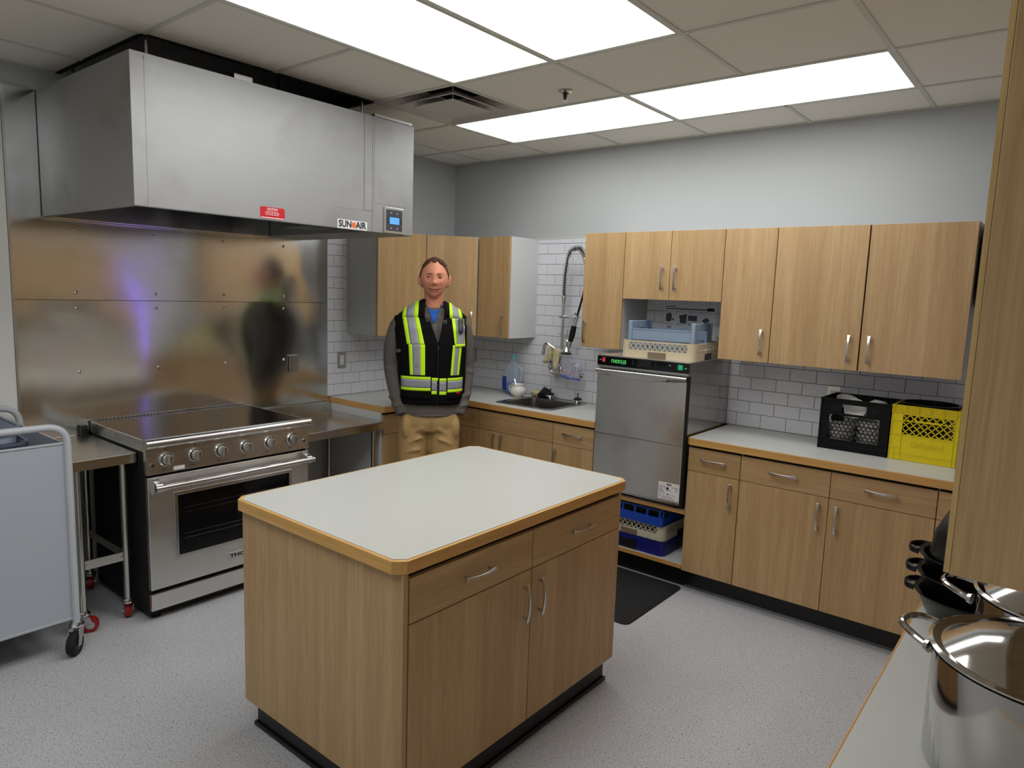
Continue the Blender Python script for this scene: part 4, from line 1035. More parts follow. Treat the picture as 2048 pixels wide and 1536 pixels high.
# pre-rinse tap
tp = thing('spray_tap', 'tall chrome pre-rinse spray tap with a coiled hose on the tiled wall', 'tap', (1.20,-.02,1.10))
yb = -.105
MB().tube(fillet([(1.11,yb,1.175),(1.118,yb,1.108),(1.30,yb,1.104),(1.318,yb,1.165)], .03, 6), .0135, 14).build('valve_body', M_CHR, tp, smooth=True)
for x in (1.116,1.312):
    MB().lathe([(.001,0),(.030,0),(.028,.006),(.014,.012),(.012,yb*-1-.012),(.001,yb*-1-.012)], (x,-.0105,1.112), 20, (1,0,0),(0,0,1),(0,-1,0)).build('wall_flange', M_CHR, tp, smooth=True)
    MB().lathe([(.001,0),(.018,.0),(.020,.02),(.016,.035),(.018,.045),(.001,.048)], (x-.004 if x < 1.2 else x+.004,yb,1.135), 18).build('valve_bonnet', M_CHR, tp, smooth=True)
    hx_ = x-.004 if x < 1.2 else x+.004
    MB().lathe([(.001,0),(.010,0),(.011,.012),(.001,.014)], (hx_,yb,1.183), 12).build('index_button', mat('blue_button', rgb(28,56,190), .4) if x < 1.2 else M_RED, tp, smooth=True)
    MB().tube([(hx_-.03,yb-.012,1.19),(hx_,yb,1.183),(hx_+.03,yb+.012,1.19)], [.005,.008,.005], 10).build('lever', M_CHR, tp, smooth=True)
MB().tube(fillet([(1.205,yb,1.108),(1.205,yb,1.66)], .01), .0105, 14).build('riser_pipe', M_CHR, tp, smooth=True)
MB().lathe([(.001,0),(.020,0),(.020,.03),(.014,.05),(.001,.05)], (1.205,yb,1.11), 16).build('riser_base', M_CHR, tp, smooth=True)
MB().tube(fillet([(1.205,yb,1.235),(1.195,yb-.02,1.270),(1.115,yb-.05,1.325),(1.095,yb-.055,1.322),(1.085,yb-.06,1.260)], .03, 6), .011, 12).build('swing_spout', M_CHR, tp, smooth=True)
MB().cyl((1.0855,yb-.060,1.264), (1.0835,yb-.061,1.244), .012, .012, 14).build('aerator', M_CHR, tp, smooth=True)
MB().lathe([(.001,0),(.033,0),(.031,.006),(.011,.012),(.010,.088),(.001,.088)], (1.250,-.0105,1.520), 20, (1,0,0),(0,0,1),(0,-1,0)).build('wall_bracket', M_CHR, tp, smooth=True)
MB().tube([(1.180,yb,1.520),(1.258,yb,1.520)], .012, 12).build('bracket_clamp', M_CHR, tp, smooth=True)
hose = fillet([(1.205,yb,1.63),(1.205,yb-.005,1.80),(1.245,yb-.02,1.985),(1.36,yb-.05,2.015),(1.44,yb-.07,1.90),(1.425,yb-.07,1.72),(1.355,yb-.06,1.50),(1.345,yb-.06,1.46)], .10, 8)
MB().tube(hose, .0075, 10).build('hose', M_BPLA, tp, smooth=True)
# spring coil round the first half of the hose
cum = [0]
for p, q in zip(hose, hose[1:]): cum.append(cum[-1]+(q-p).length)
def along(s):
    for k in range(len(hose)-1):
        if cum[k+1] >= s:
            u = (s-cum[k])/max(1e-9,cum[k+1]-cum[k]); return hose[k].lerp(hose[k+1], u), (hose[k+1]-hose[k]).normalized()
    return hose[-1], (hose[-1]-hose[-2]).normalized()
pts = []; S1 = cum[-1]*.62; turns = 40
for k in range(turns*10+1):
    s = .02+(S1-.02)*k/(turns*10); p, tg = along(s)
    nn_ = Vector((0,1,0)); nn_ = (nn_-tg*nn_.dot(tg)).normalized(); bb = tg.cross(nn_); a = 2*PI*k/10
    pts.append(p+nn_*(.0190*math.cos(a))+bb*(.0190*math.sin(a)))
MB().tube(pts, .0034, 5).build('coil_spring', M_CHR, tp, smooth=True)
MB().lathe([(.001,0),(.016,0),(.016,.045),(.012,.06),(.001,.06)], (1.205,yb,1.615), 16).build('spring_collar', M_CHR, tp, smooth=True)
MB().tube(fillet([(1.365,yb-.06,1.54),(1.345,yb-.06,1.455)], .01), .0110, 12).build('hose_end', M_CHR, tp, smooth=True)
MB().tube([(1.343,yb-.06,1.465),(1.332,yb-.062,1.405),(1.321,yb-.065,1.355)], [.020,.022,.017], 14).build('spray_grip', M_BPLA, tp, smooth=True)
MB().tube([(1.323,yb-.065,1.365),(1.313,yb-.068,1.335),(1.306,yb-.07,1.305)], [.014,.022,.016], 14).build('spray_valve', M_CHR, tp, smooth=True)
MB().tube(fillet([(1.308,yb-.07,1.35),(1.288,yb-.075,1.37),(1.300,yb-.07,1.44)], .01), .005, 8).build('spray_lever', M_CHR, tp, smooth=True)
MB().lathe([(.001,.030),(.014,.030),(.030,.012),(.038,.0),(.036,-.012),(.001,-.014)], (1.298,yb-.073,1.285), 24).build('spray_head', M_CHR, tp, smooth=True)
MB().lathe([(.001,-.014),(.036,-.013),(.034,-.022),(.001,-.022)], (1.298,yb-.073,1.285), 24).build('spray_ring', M_RUB, tp, smooth=True)
MB().tube(fillet([(1.180,yb,1.395),(1.205,yb,1.395),(1.28,yb-.03,1.39),(1.305,yb-.06,1.395)], .01), .004, 8).build('spray_hook', M_CHR, tp, smooth=True)

# cloths
M_CLOTH = mat('cream_cloth', rgb(190,178,142), .9, noise=.12, nscale=40, bump=.3, bscale=120); M_CLOTH.node_tree.nodes['Principled BSDF'].inputs['Specular IOR Level'].default_value = .1
def crumple(name, label, cat, c, rx, ry, rz_, m, seed, amp=.35, n=22):
    rr_ = random.Random(seed); ph = [(rr_.uniform(2,7),rr_.uniform(2,7),rr_.uniform(0,6.3)) for _ in range(6)]
    def fn(i, j):
        th = 2*PI*i/n; ph_ = PI*j/(n//2)
        s = 1+amp*sum(math.sin(a_*th//1*0+a_*math.cos(th)*1.3+b_*ph_+p_)*math.sin(b_*math.sin(th)+p_) for a_,b_,p_ in ph)/3
        return (c[0]+rx*s*math.sin(ph_)*math.cos(th), c[1]+ry*s*math.sin(ph_)*math.sin(th), max(c[2]+rz_*s*math.cos(ph_), c[2]-rz_*.95))
    t = thing(name, label, cat, (c[0],c[1],c[2]-rz_*.95))
    MB().grid(fn, n, n//2+1, True).build('folds', m, t, smooth=True, ang=1.4); return t
crumple('dish_cloth', 'crumpled cream cloth on the worktop behind the sink', 'cloth', (.952,-.026+.0-.034,CT+.0245), .040, .026, .026, M_CLOTH, 4)
crumple('scouring_pad', 'black scouring pad on the worktop behind the sink', 'scouring pad', (1.030,-.052,CT+.033), .038, .030, .034, mat('black_scourer', rgb(18,24,30), .8, bump=.5, bscale=200), 9, .45, 28)
# cloth hanging over the swing spout
def hang(i, j):
    u = i/17; v = j/13
    x = 1.132+.072*u+.010*math.sin(5*u+7*v); s = -1 if v < .5 else 1; q = abs(v-.5)*2
    ysp = yb-.055+.04*u; zsp = 1.318-.052*u
    z = zsp+.012-(.115 if s < 0 else .085)*q*(1+.25*math.sin(7*u+1)); y = ysp+s*(.014+.02*q*math.sin(6*u+2))+.010*math.sin(14*u+6*v)
    return (x-.035*q*(1-u), y, z)
t = thing('tap_cloth', 'cream cloth draped over the swing spout of the spray tap', 'cloth', (1.14,yb-.1,1.19))
MB().grid(hang, 18, 14).build('drape', M_CLOTH, t, smooth=True, ang=1.4, solid=.003)
# plastic bag
M_BAG = mat('clear_plastic_bag', rgb(206,208,226), .12, alpha=.24, noise=.1, nscale=12)
def bag(i, j):
    u = i/14; v = j/14; z = 1.272-.166*v-.014*u
    bul = math.sin(PI*u)*(.25+v)*.022
    return (1.228+.165*u+.006*math.sin(9*v+3*u), yb-.034-bul+.006*math.sin(11*u+5*v), z)
t = thing('plastic_bag', 'clear plastic zip bag hung on the spray tap valve', 'plastic bag', (1.29,yb-.03,1.10))
MB().grid(bag, 15, 15).build('film', M_BAG, t, smooth=True, ang=1.4)
MB().grid(lambda i,j: (bag(i,j)[0], bag(i,j)[1]+.012, bag(i,j)[2]), 15, 15).build('rear_film', M_BAG, t, smooth=True, ang=1.4)
MB().tube([bag(i,11) for i in range(15)], .0022, 6).build('zip_seal', mat('pink_zip', rgb(214,110,150), .4), t)
MB().tube([(bag(i,14)[0],bag(i,14)[1]+.006,bag(i,14)[2]-.003) for i in range(15)], .009, 8).build('blue_fold', mat('blue_film', rgb(70,96,178), .25, alpha=.75), t, smooth=True)
# soap jug
M_JUG = mat('translucent_jug', rgb(196,210,226), .3, alpha=.35); M_SOAP = mat('blue_soap', rgb(24,84,190), .25)
jx, jy = .745, -.085
t = thing('soap_jug', 'half-full clear jug of blue dish soap on the worktop', 'bottle', (jx,jy,CT))
def jug_ring(a, b): return rrect(-a,a,-b,b,min(a,b)*.55,4)
def jug_loft(st, nm, m, closed_top=True):
    mb = MB(); vs = []; n = None
    for z, a, b in st:
        q = jug_ring(a,b); n = len(q); vs += [(jx+x, jy+y, CT+z) for x,y in q]
    L = len(st); fs = [(l*n+k, l*n+(k+1)%n, (l+1)*n+(k+1)%n, (l+1)*n+k) for l in range(L-1) for k in range(n)]
    fs += [tuple(range(n-1,-1,-1)), tuple((L-1)*n+k for k in range(n))]
    return mb.add(vs, fs).build(nm, m, t, smooth=True, ang=.9)
jug_loft([(.002,.050,.036),(.012,.062,.043),(.10,.066,.045),(.17,.064,.044),(.215,.052,.038),(.245,.026,.022),(.258,.018,.018),(.272,.018,.018)], 'shell', M_JUG)
jug_loft([(.004,.048,.035),(.013,.0605,.0415),(.082,.0635,.0435),(.084,.063,.043)], 'soap', M_SOAP)
jug_loft([(.272,.019,.019),(.285,.019,.019),(.298,.011,.011),(.305,.010,.010)], 'cap', mat('teal_cap', rgb(110,190,190), .4))
MB().tube(fillet([(jx+.052,jy,CT+.215),(jx+.082,jy,CT+.195),(jx+.080,jy,CT+.11),(jx+.060,jy,CT+.09)], .02), .011, 10).build('grip', M_JUG, t, smooth=True)
MB().box(jx-.068, jx-.030, jy-.047, jy-.0455, CT+.03, CT+.135).build('label_patch', mat('blue_label', rgb(24,60,150), .4), t)
# white sugar pot
mx_, my_ = .868, -.175
t = thing('sugar_pot', 'round white sugar pot with a spoon, left of the sink', 'pot', (mx_,my_,CT))
MB().lathe([(.001,.001),(.030,.001),(.034,.006),(.056,.026),(.062,.045),(.054,.068),(.042,.080),(.044,.090),(.047,.096),(.043,.096),(.040,.082),(.001,.078)], (mx_,my_,CT), 30).build('bowl', mat('white_china', rgb(226,224,216), .15), t, smooth=True, ang=1.0)
MB().tube(fillet([(mx_-.050,my_,CT+.074),(mx_-.086,my_,CT+.076),(mx_-.080,my_,CT+.036),(mx_-.055,my_,CT+.026)], .02), .006, 8).build('ear', bpy.data.materials['white_china'], t, smooth=True)
MB().tube([(mx_-.015,my_,CT+.08),(mx_-.045,my_+.01,CT+.125)], [.003,.006], 8).build('spoon', M_CHR, t, smooth=True)

# ================================================================== CRATES
def crate_walls(r, m, x0, x1, y0, y1, z0, z1, front_us, front_zs, front_mask, th=.008):
    MB().cells(front_us, front_zs, front_mask, y0, y0+th, 'xz').build('front_wall', m, r, bevel=.0015)
    MB().cells([x0,x0+.05,x1-.05,x1], [z0,z0+.10,z1-.06,z1], lambda i,j: not (i==1 and j==1), y1-th, y1, 'xz').build('rear_wall', m, r, bevel=.0015)
    for (a, b) in ((x0,x0+th),(x1-th,x1)):
        MB().cells([y0+th,y0+.05,y1-.05,y1-th], [z0,z0+.10,z1-.06,z1], lambda i,j: not (i==1 and j==1), a, b, 'yz').build('side_wall', m, r, bevel=.0015)
    fb = MB()
    n = 7
    us = []; 
    for q in range(n): us += [x0+th+(x1-x0-2*th)*q/n, x0+th+(x1-x0-2*th)*q/n+.012]
    MB().box(x0+th, x1-th, y0+th, y1-th, z0, z0+.006).build('floor_plate', m, r)
M_YEL = mat('yellow_plastic', rgb(226,204,14), .38, noise=.04, nscale=14); M_CRB = mat('black_crate_plastic', rgb(8,8,9), .6, spec=.25)
Z0 = CT+.0005
yc = thing('milk_crate', 'yellow milk crate with raised lettering on the worktop', 'crate', (3.545,-.155,CT))
x0, x1, y0, y1, z1 = 3.398, 3.692, -.292, -.014, 1.188
crate_walls(yc, M_YEL, x0, x1, y0, y1, Z0, z1, [x0,x0+.050,x1-.018,x1], [Z0,1.040,1.140,z1], lambda i,j: not (i==1 and j==1))
lt = MB(); wx0, wx1, wz0, wz1 = x0+.050, x1-.018, 1.040, 1.140
step = .098/3; k = -4
while wx0+k*step < wx1:
    for sgn in (1,-1):
        xa = wx0+k*step if sgn > 0 else wx0+k*step+(wz1-wz0)
        # clip the diagonal to the window
        xa = wx0+k*step if sgn > 0 else wx0+k*step+.098
        p0 = [xa, wz0]; p1 = [xa+sgn*(wz1-wz0)*.98, wz1]
        def clip(p, q):
            p, q = list(p), list(q)
            for A, B in ((p,q),(q,p)):
                for lim, lt_ in ((wx0,True),(wx1,False)):
                    if (A[0] < lim) if lt_ else (A[0] > lim):
                        if (B[0] < lim) if lt_ else (B[0] > lim): return None
                        u = (lim-A[0])/(B[0]-A[0]); A[1] += u*(B[1]-A[1]); A[0] = lim
            return p, q
        c = clip(p0, p1)
        if c and math.dist(*c) > .004: lt.bar((c[0][0],y0+.003,c[0][1]), (c[1][0],y0+.003,c[1][1]), .005, .0035, (0,1,0))
    k += 1
tag(lt.build('lattice', M_YEL, yc), kind='stuff')
hr = rrect(3.503,3.628,1.112,1.146,.016,5); hi_ = rrect(3.507,3.624,1.116,1.142,.012,5); n = len(hr)
mb = MB(); vs = [(a,y0-.002,b) for a,b in hr]+[(a,y0-.002,b) for a,b in hi_]+[(a,y0+.008,b) for a,b in hi_]+[(a,y0+.008,b) for a,b in hr]
mb.add(vs, [(L*n+q, L*n+(q+1)%n, ((L+1)%4)*n+(q+1)%n, ((L+1)%4)*n+q) for L in range(4) for q in range(n)]).build('handle_ring', M_YEL, yc)
MB().box(wx0, wx1, y0, y0+.006, 1.108, 1.1115).build('lattice_bar', M_YEL, yc)
for zz in (1.186,1.176,1.165,1.154): MB().box(x0-.003, x1+.003, y0-.004, y0, zz-.0018, zz+.0018).build('rim_rib', M_YEL, yc)
for q in range(6): MB().box(x0+.01+q*.054, x0+.0135+q*.054, y0-.004, y0, 1.150, z1).build('rim_web', M_YEL, yc)
for zz in (1.110,1.040,.975,.944): MB().box(x0-.002, x1+.002 if zz > 1 else (x1 if zz < .95 else x0+.05), y0-.003, y0, zz-.0018, zz+.0018).build('face_rib', M_YEL, yc)
for xx in (x0+.0018, x0+.050, x1-.018, x1-.0018): MB().box(xx-.0018, xx+.0018, y0-.003, y0, Z0, 1.150).build('face_rib', M_YEL, yc)
for q in range(9): MB().box(x0+.004, x0+.011, y0-.002, y0, .99+q*.013, .993+q*.013).build('side_notch', M_YEL, yc)
MB().box(x0+.022, x0+.025, y0-.003, y0, Z0, .975).build('face_rib', M_YEL, yc)
text('raised_lettering', 'Dairyland', .038, M_YEL, yc, (3.563,y0-.0002,.998), (1,0,0), (0,0,1), (0,-1,0), .0012, .0002)
bc = thing('milk_crate', 'black milk crate full of white bowls on the worktop', 'crate', (3.222,-.155,CT))
x0, x1 = 3.055, 3.390; y0 = -.294; z1 = 1.184
hexz0, hexz1 = .965, 1.095
crate_walls(bc, M_CRB, x0, x1, y0, y1, Z0, z1, [x0,x0+.045,x0+.105,x0+.226,x1-.045,x1], [Z0,hexz0,hexz1,1.108,1.156,z1], lambda i,j: not ((1 <= i <= 3 and j == 1) or (i == 2 and j == 3)))
hx = MB(); s = .0125
for rr_ in range(-1, 8):
    for cc in range(-1, 13):
        cx_ = x0+.045+cc*s*1.732+(s*.866 if rr_ % 2 else 0); cz_ = hexz0+rr_*s*1.5
        for a in (PI/6, PI/2, 5*PI/6):
            a2 = a+PI/3
            P0 = (cx_+s*math.cos(a), cz_+s*math.sin(a)); P1 = (cx_+s*math.cos(a2), cz_+s*math.sin(a2))
            if all(x0+.043 <= p[0] <= x1-.043 and hexz0-.002 <= p[1] <= hexz1+.002 for p in (P0,P1)):
                hx.bar((P0[0],y0+.003,P0[1]), (P1[0],y0+.003,P1[1]), .004, .003, (0,1,0))
tag(hx.build('hex_mesh', M_CRB, bc), kind='stuff')
for q in range(3):
    for xx in (x0+.052, x1-.100): MB().box(xx, xx+.045, y0-.0012, y0, 1.121+q*.012, 1.126+q*.012).build('slot_rib', M_BPLA, bc)
for zz in (z1-.004,1.100,.960,.925): MB().box(x0-.003, x1+.003, y0-.004, y0, zz-.002, zz+.002).build('face_rib', M_CRB, bc)
for xx in (x0+.003, x1-.003): MB().box(xx-.004, xx+.004, y0-.005, y0, Z0, z1).build('corner_rib', M_CRB, bc)
M_CHINA = bpy.data.materials['white_china']
def bowl(label, c, R, hgt, tilt, group='white bowls in the black crate'):
    t = thing('bowl', label, 'bowl', c, 0, group, local=True); t.rotation_euler = tilt
    MB().lathe([(.001,0),(R*.45,0),(R*.5,.004),(R*.85,hgt*.5),(R,hgt),(R-.004,hgt),(R*.80,hgt*.5),(R*.4,.010),(.001,.008)], (0,0,0), 26).build('shell', M_CHINA, t, smooth=True, ang=1.0)
bowl('white bowl filling the hand hole of the black crate', (3.215,-.222,1.122), .054, .040, (1.2,.1,0))
bowl('white bowl at the top right of the black crate', (3.305,-.115,1.175), .066, .045, (2.95,.12,0))
bowl('white bowl at the top left of the black crate', (3.135,-.110,1.125), .058, .044, (.35,.15,.3))
for q in range(4): bowl(['lowest white bowl of the right stack in the black crate','second lowest white bowl of the right stack in the black crate','second highest white bowl of the right stack in the black crate','highest white bowl of the right stack in the black crate'][q], (3.298,-.203,.9165+q*.034), .078, .055, (0,0,0))
for q in range(3): bowl(['lowest white bowl of the left stack in the black crate','middle white bowl of the left stack in the black crate','highest white bowl of the left stack in the black crate'][q], (3.143,-.203,.9165+q*.034), .076, .055, (0,0,0))
pn = thing('deep_pan', 'deep black pan sunk in the yellow crate, rim above it', 'pan', (3.545,-.155,.916))
MB().lathe([(.001,.916),(.110,.916),(.118,.924),(.124,1.186),(.134,1.192),(.134,1.197),(.122,1.197),(.114,.93),(.001,.924)], (3.545,-.154,0), 44).build('pan_body', mat('black_enamel', rgb(12,11,11), .26), pn, smooth=True, ang=.8)
M_ENAM = bpy.data.materials['black_enamel']

# ================================================================== NEAR WORKTOP: POTS
def stock_pot(label, cx_, cy_, R, hgt, ang):
    t = thing('stock_pot', label, 'pot', (cx_,cy_,CT), group='polished steel stock pots')
    MB().lathe([(.001,.0),(R-.012,.0),(R-.003,.008),(R-.002,hgt-.004),(R+.004,hgt),(R-.006,hgt),(R-.006,.012),(.001,.010)], (cx_,cy_,CT), 56).build('pot_body', M_POT, t, smooth=True, ang=.9)
    z = hgt+.001
    ld = MB().lathe([(.001,z),(R-.008,z),(R+.004,z+.002),(R+.0055,z+.006),(R-.001,z+.009),(R-.014,z+.004),(R-.020,z+.008),(R*.62,z+.034),(R*.25,z+.046),(.001,z+.048)], (cx_,cy_,CT), 56).build('lid', M_POT, t, smooth=True, ang=.7)
    MB().lathe([(.001,z+.048),(.012,z+.048),(.010,z+.060),(.021,z+.066),(.023,z+.076),(.016,z+.082),(.001,z+.083)], (cx_,cy_,CT), 24).build('lid_knob', M_NICK, ld, smooth=True)
    for a in (ang, ang+PI):
        d = Vector((math.cos(a), math.sin(a), 0)); s = Vector((-d.y, d.x, 0)); c = Vector((cx_,cy_,CT+hgt-.032))+d*R
        p = [c+s*.052, c+s*.050+d*.020+Vector((0,0,.004)), c+s*.036+d*.062+Vector((0,0,.012)), c+d*.074+Vector((0,0,.014)), c-s*.036+d*.062+Vector((0,0,.012)), c-s*.050+d*.020+Vector((0,0,.004)), c-s*.052]
        h = MB().tube(fillet(p, .022, 5), .0065, 10).build('handle', M_POT, t, smooth=True)
        for k in (-1,1): MB().lathe([(.001,.006),(.010,.004),(.012,-.004),(.001,-.004)], c+s*(k*.052)-d*.001, 14, s, (0,0,1), d).build('rivet', M_NICK, h, smooth=True)
stock_pot('big polished steel stock pot nearest the camera', 4.115, -2.84, .166, .205, 2.75)
stock_pot('polished steel stock pot behind the nearest one', 4.128, -2.478, .148, .190, 2.85)
def black_pan(label, z0, z1, cx_, cy_, R, ang):
    t = thing('black_pan', label, 'pan', (cx_,cy_,z0), group='black pans stacked beside the steel pots')
    hgt = z1-z0
    MB().lathe([(.001,0),(R*.74,0),(R*.78,.008),(R-.004,hgt-.006),(R+.004,hgt-.002),(R+.003,hgt+.001),(R-.007,hgt-.002),(R*.74,.012),(.001,.006)], (cx_,cy_,z0), 44).build('pan_body', M_ENAM, t, smooth=True, ang=.8)
    for a in (ang, ang+PI):
        d = Vector((math.cos(a), math.sin(a), 0)); s = Vector((-d.y, d.x, 0)); c = Vector((cx_,cy_,z1-.010))+d*(R-.001)
        p = [c+s*.036, c+s*.034+d*.020, c+d*.038, c-s*.034+d*.020, c-s*.036]
        MB().tube(fillet(p, .02, 5), .009, 10, sx=.35).build('loop_handle', M_ENAM, t, smooth=True)
bx_, by_ = 3.950, -2.205
black_pan('black enamel pan at the bottom of the stack by the steel pots', CT, .972, bx_, by_, .116, 2.9)
black_pan('black enamel pan in the middle of the stack by the steel pots', .948, 1.022, bx_+.002, by_, .117, 2.95)
black_pan('black enamel pan at the top of the stack by the steel pots', .998, 1.070, bx_+.004, by_, .118, 2.9)
t = thing('black_bowl', 'tall black bowl leaning upright in the top black pan', 'bowl', (bx_+.004,by_,1.058), 0, local=True); t.rotation_euler = (.02,.08,.3)
MB().lathe([(.001,.135),(.045,.131),(.078,.112),(.097,.058),(.100,.0),(.096,.0),(.092,.056),(.072,.106),(.001,.128)], (0,0,0), 40).build('shell', M_ENAM, t, smooth=True, ang=.9)

# ---- floor mat
t = thing('floor_mat', 'black rubber anti-fatigue mat in front of the dishwasher', 'mat', (2.1,-.86,0))
pl = rrect(1.55,2.452,-1.195,-.545,.04,5); pi_ = rrect(1.57,2.432,-1.175,-.565,.03,5); n = len(pl)
MB().add([(a,b,.0005) for a,b in pl]+[(a,b,.005) for a,b in pl]+[(a,b,.014) for a,b in pi_], [(k,(k+1)%n,n+(k+1)%n,n+k) for k in range(n)]+[(n+k,n+(k+1)%n,2*n+(k+1)%n,2*n+k) for k in range(n)]+[tuple(2*n+k for k in range(n)), tuple(range(n-1,-1,-1))]).build('pad', M_RUB, t)
# ================================================================== THE MAN
MANX, MANY, MANR = .945, -1.165, math.radians(45.7)
man = thing('person', 'man in a black high-visibility vest standing with hands in his pockets', 'person', (MANX,MANY,0), MANR, local=True)
PXM = 319.0
def mX(u): return (u-852)/PXM
def mZ(v): return 1.6873+4.36*(-.1312+.9914*(768-v)/1391.08)
M_SKIN = mat('skin', rgb(214,142,112), .5, noise=.07, nscale=26)
M_SKIN.node_tree.nodes['Principled BSDF'].inputs['Subsurface Weight'].default_value = .08
M_SWEAT = mat('grey_sweater', rgb(100,94,88), .95, noise=.10, nscale=60, bump=.15, bscale=260, spec=.1)
M_KHAKI = mat('khaki_cotton', rgb(176,146,98), .9, noise=.08, nscale=30, bump=.2, bscale=40, spec=.1)
M_VEST = mat('black_vest_cloth', rgb(13,13,14), .85, spec=.15)
M_LIME = mat('lime_tape', rgb(206,255,24), .6); M_LIME.node_tree.nodes['Principled BSDF'].inputs['Emission Color'].default_value = (.6,1,.02,1); M_LIME.node_tree.nodes['Principled BSDF'].inputs['Emission Strength'].default_value = 0.0
M_TAPE = mat('silver_tape', rgb(150,152,158), .45)
M_TEE = mat('blue_tee', rgb(22,84,170), .8)
M_HAIR = mat('brown_hair', rgb(84,54,34), .75, noise=.25, nscale=80)
M_LIP = mat('lip', rgb(186,112,98), .45)

def lerp_tab(tab, z):
    if z <= tab[0][0]: return tab[0][1:]
    for a, b in zip(tab, tab[1:]):
        if z <= b[0]:
            t = (z-a[0])/(b[0]-a[0]); t = t*t*(3-2*t)
            return tuple(p+(q-p)*t for p, q in zip(a[1:], b[1:]))
    return tab[-1][1:]
# z, half width, half depth, centre x, centre y
TORSO = [(.80,.172,.116,.006,.010),(.92,.176,.122,.004,.010),(1.05,.172,.122,.002,.008),(1.20,.182,.128,.0,.006),(1.34,.200,.132,.0,.010),(1.44,.208,.124,.0,.016),(1.505,.200,.105,.0,.022),(1.548,.165,.086,.002,.026),(1.580,.105,.072,.006,.024),(1.605,.066,.064,.008,.018)]
def torso_front(x, z, off=0.0):
    a, b, cx, cy = lerp_tab(TORSO, z); a += off; b += off
    k = min(.985, abs(x-cx)/a); n = 2.5
    return cy-b*(1-k**n)**(1/n)
def loft(tab, n=40, e=2.5, off=0.0, zs=None):
    zs = zs or [t[0] for t in tab]; mb = MB(); vs = []
    for z in zs:
        a, b, cx, cy = lerp_tab(tab, z)
        for k in range(n):
            t = 2*PI*k/n; c, s = math.cos(t), math.sin(t)
            vs.append((cx+(a+off)*math.copysign(abs(c)**(2/e), c), cy+(b+off)*math.copysign(abs(s)**(2/e), s), z))
    m = len(zs)
    fs = [(i*n+k, i*n+(k+1)%n, (i+1)*n+(k+1)%n, (i+1)*n+k) for i in range(m-1) for k in range(n)]
    fs += [tuple(range(n-1,-1,-1)), tuple((m-1)*n+k for k in range(n))]
    return mb.add(vs, fs)
def frange(a, b, n): return [a+(b-a)*i/n for i in range(n+1)]
def limb(mb, pts, rs, n=18):
    # smooth the polyline, interpolate radii
    P = [Vector(p) for p in pts]; out = []; R = []
    for i in range(len(P)-1):
        p0, p1, p2, p3 = P[max(i-1,0)], P[i], P[i+1], P[min(i+2,len(P)-1)]
        for k in range(8):
            t = k/8
            out.append(.5*((2*p1)+(p2-p0)*t+(2*p0-5*p1+4*p2-p3)*t*t+(3*p1-p0-3*p2+p3)*t**3)); R.append(rs[i]+(rs[i+1]-rs[i])*t)
    out.append(P[-1]); R.append(rs[-1]); mb.tube(out, R, n)
ARML = [(-.130,.020,1.500),(-.192,.022,1.450),(-.230,.030,1.335),(-.238,.045,1.200),(-.212,.005,1.060),(-.164,-.052,.905)]
ARMR = [(.130,.022,1.500),(.188,.024,1.450),(.215,.036,1.335),(.222,.055,1.200),(.215,.025,1.060),(.182,-.032,.905)]
LEGL = [(-.084,.010,.880),(-.100,.000,.720),(-.112,-.010,.480),(-.122,.005,.260),(-.125,.010,.075)]
LEGR = [(.086,.010,.880),(.094,.000,.720),(.104,-.010,.480),(.110,.005,.260),(.115,.010,.075)]
HC = Vector((.014,-.022,1.752)); HS = 1.09
def head_pt(th, ph, off=0.0):
    """th: azimuth, 0 = face; ph: elevation"""
    x = math.sin(th)*math.cos(ph); y = -math.cos(th)*math.cos(ph); z = math.sin(ph)
    X = x*.0765; Y = y*.098; Z = z*.114
    if z < 0:   # jaw
        k = (-z)**1.5; X *= 1-.34*k; Y = Y*(1-.10*k)-.012*k
        if y > 0: Y *= 1-.35*k
    if y < 0: X *= 1-.06*(-y)**2
    if y > .2: Y *= 1.04
    p = Vector((X, Y, Z))
    if y < .1:
        f = max(0, -y+.1); f = min(1, f*1.6)
        g = lambda cx, cz, sx, sz: math.exp(-((X-cx)/sx)**2-((Z-cz)/sz)**2)
        d = 0
        d += .006*g(0,.032,.045,.010)                                   # brow
        d -= .014*(g(.031,.010,.015,.012)+g(-.031,.010,.015,.012))       # sockets
        d += .011*g(0,.010,.009,.022)+.024*g(0,-.024,.0125,.013)+.009*(g(.015,-.029,.008,.008)+g(-.015,-.029,.008,.008))-.004*g(0,-.040,.012,.004)  # nose
        d += .006*(g(.040,-.022,.018,.018)+g(-.040,-.022,.018,.018))     # cheeks
        d -= .006*(g(.034,-.048,.006,.016)+g(-.034,-.048,.006,.016)); d += .004*(g(.040,-.060,.010,.012)+g(-.040,-.060,.010,.012))     # smile folds
        d += .005*g(0,-.055,.020,.006)-.004*g(0,-.0615,.026,.0028)+.0055*g(0,-.069,.018,.006)  # mouth
        d -= .003*g(0,-.081,.018,.006); d += .007*g(0,-.097,.020,.014)   # chin
        p.y -= d*f
    n = Vector((x/.0765, y/.098, z/.114)).normalized()
    return HC+Vector((p.x*HS*1.03, p.y*HS, p.z*(1.03 if p.z > 0 else 1.09)))+n*off
def head_mesh(mb, n=72, m=60):
    vs = []
    for j in range(m+1):
        ph = -PI/2+PI*j/m
        for i in range(n): vs.append(head_pt(2*PI*i/n, ph))
    fs = [(j*n+i, j*n+(i+1)%n, (j+1)*n+(i+1)%n, (j+1)*n+i) for j in range(m) for i in range(n)]
    return mb.add(vs, fs)
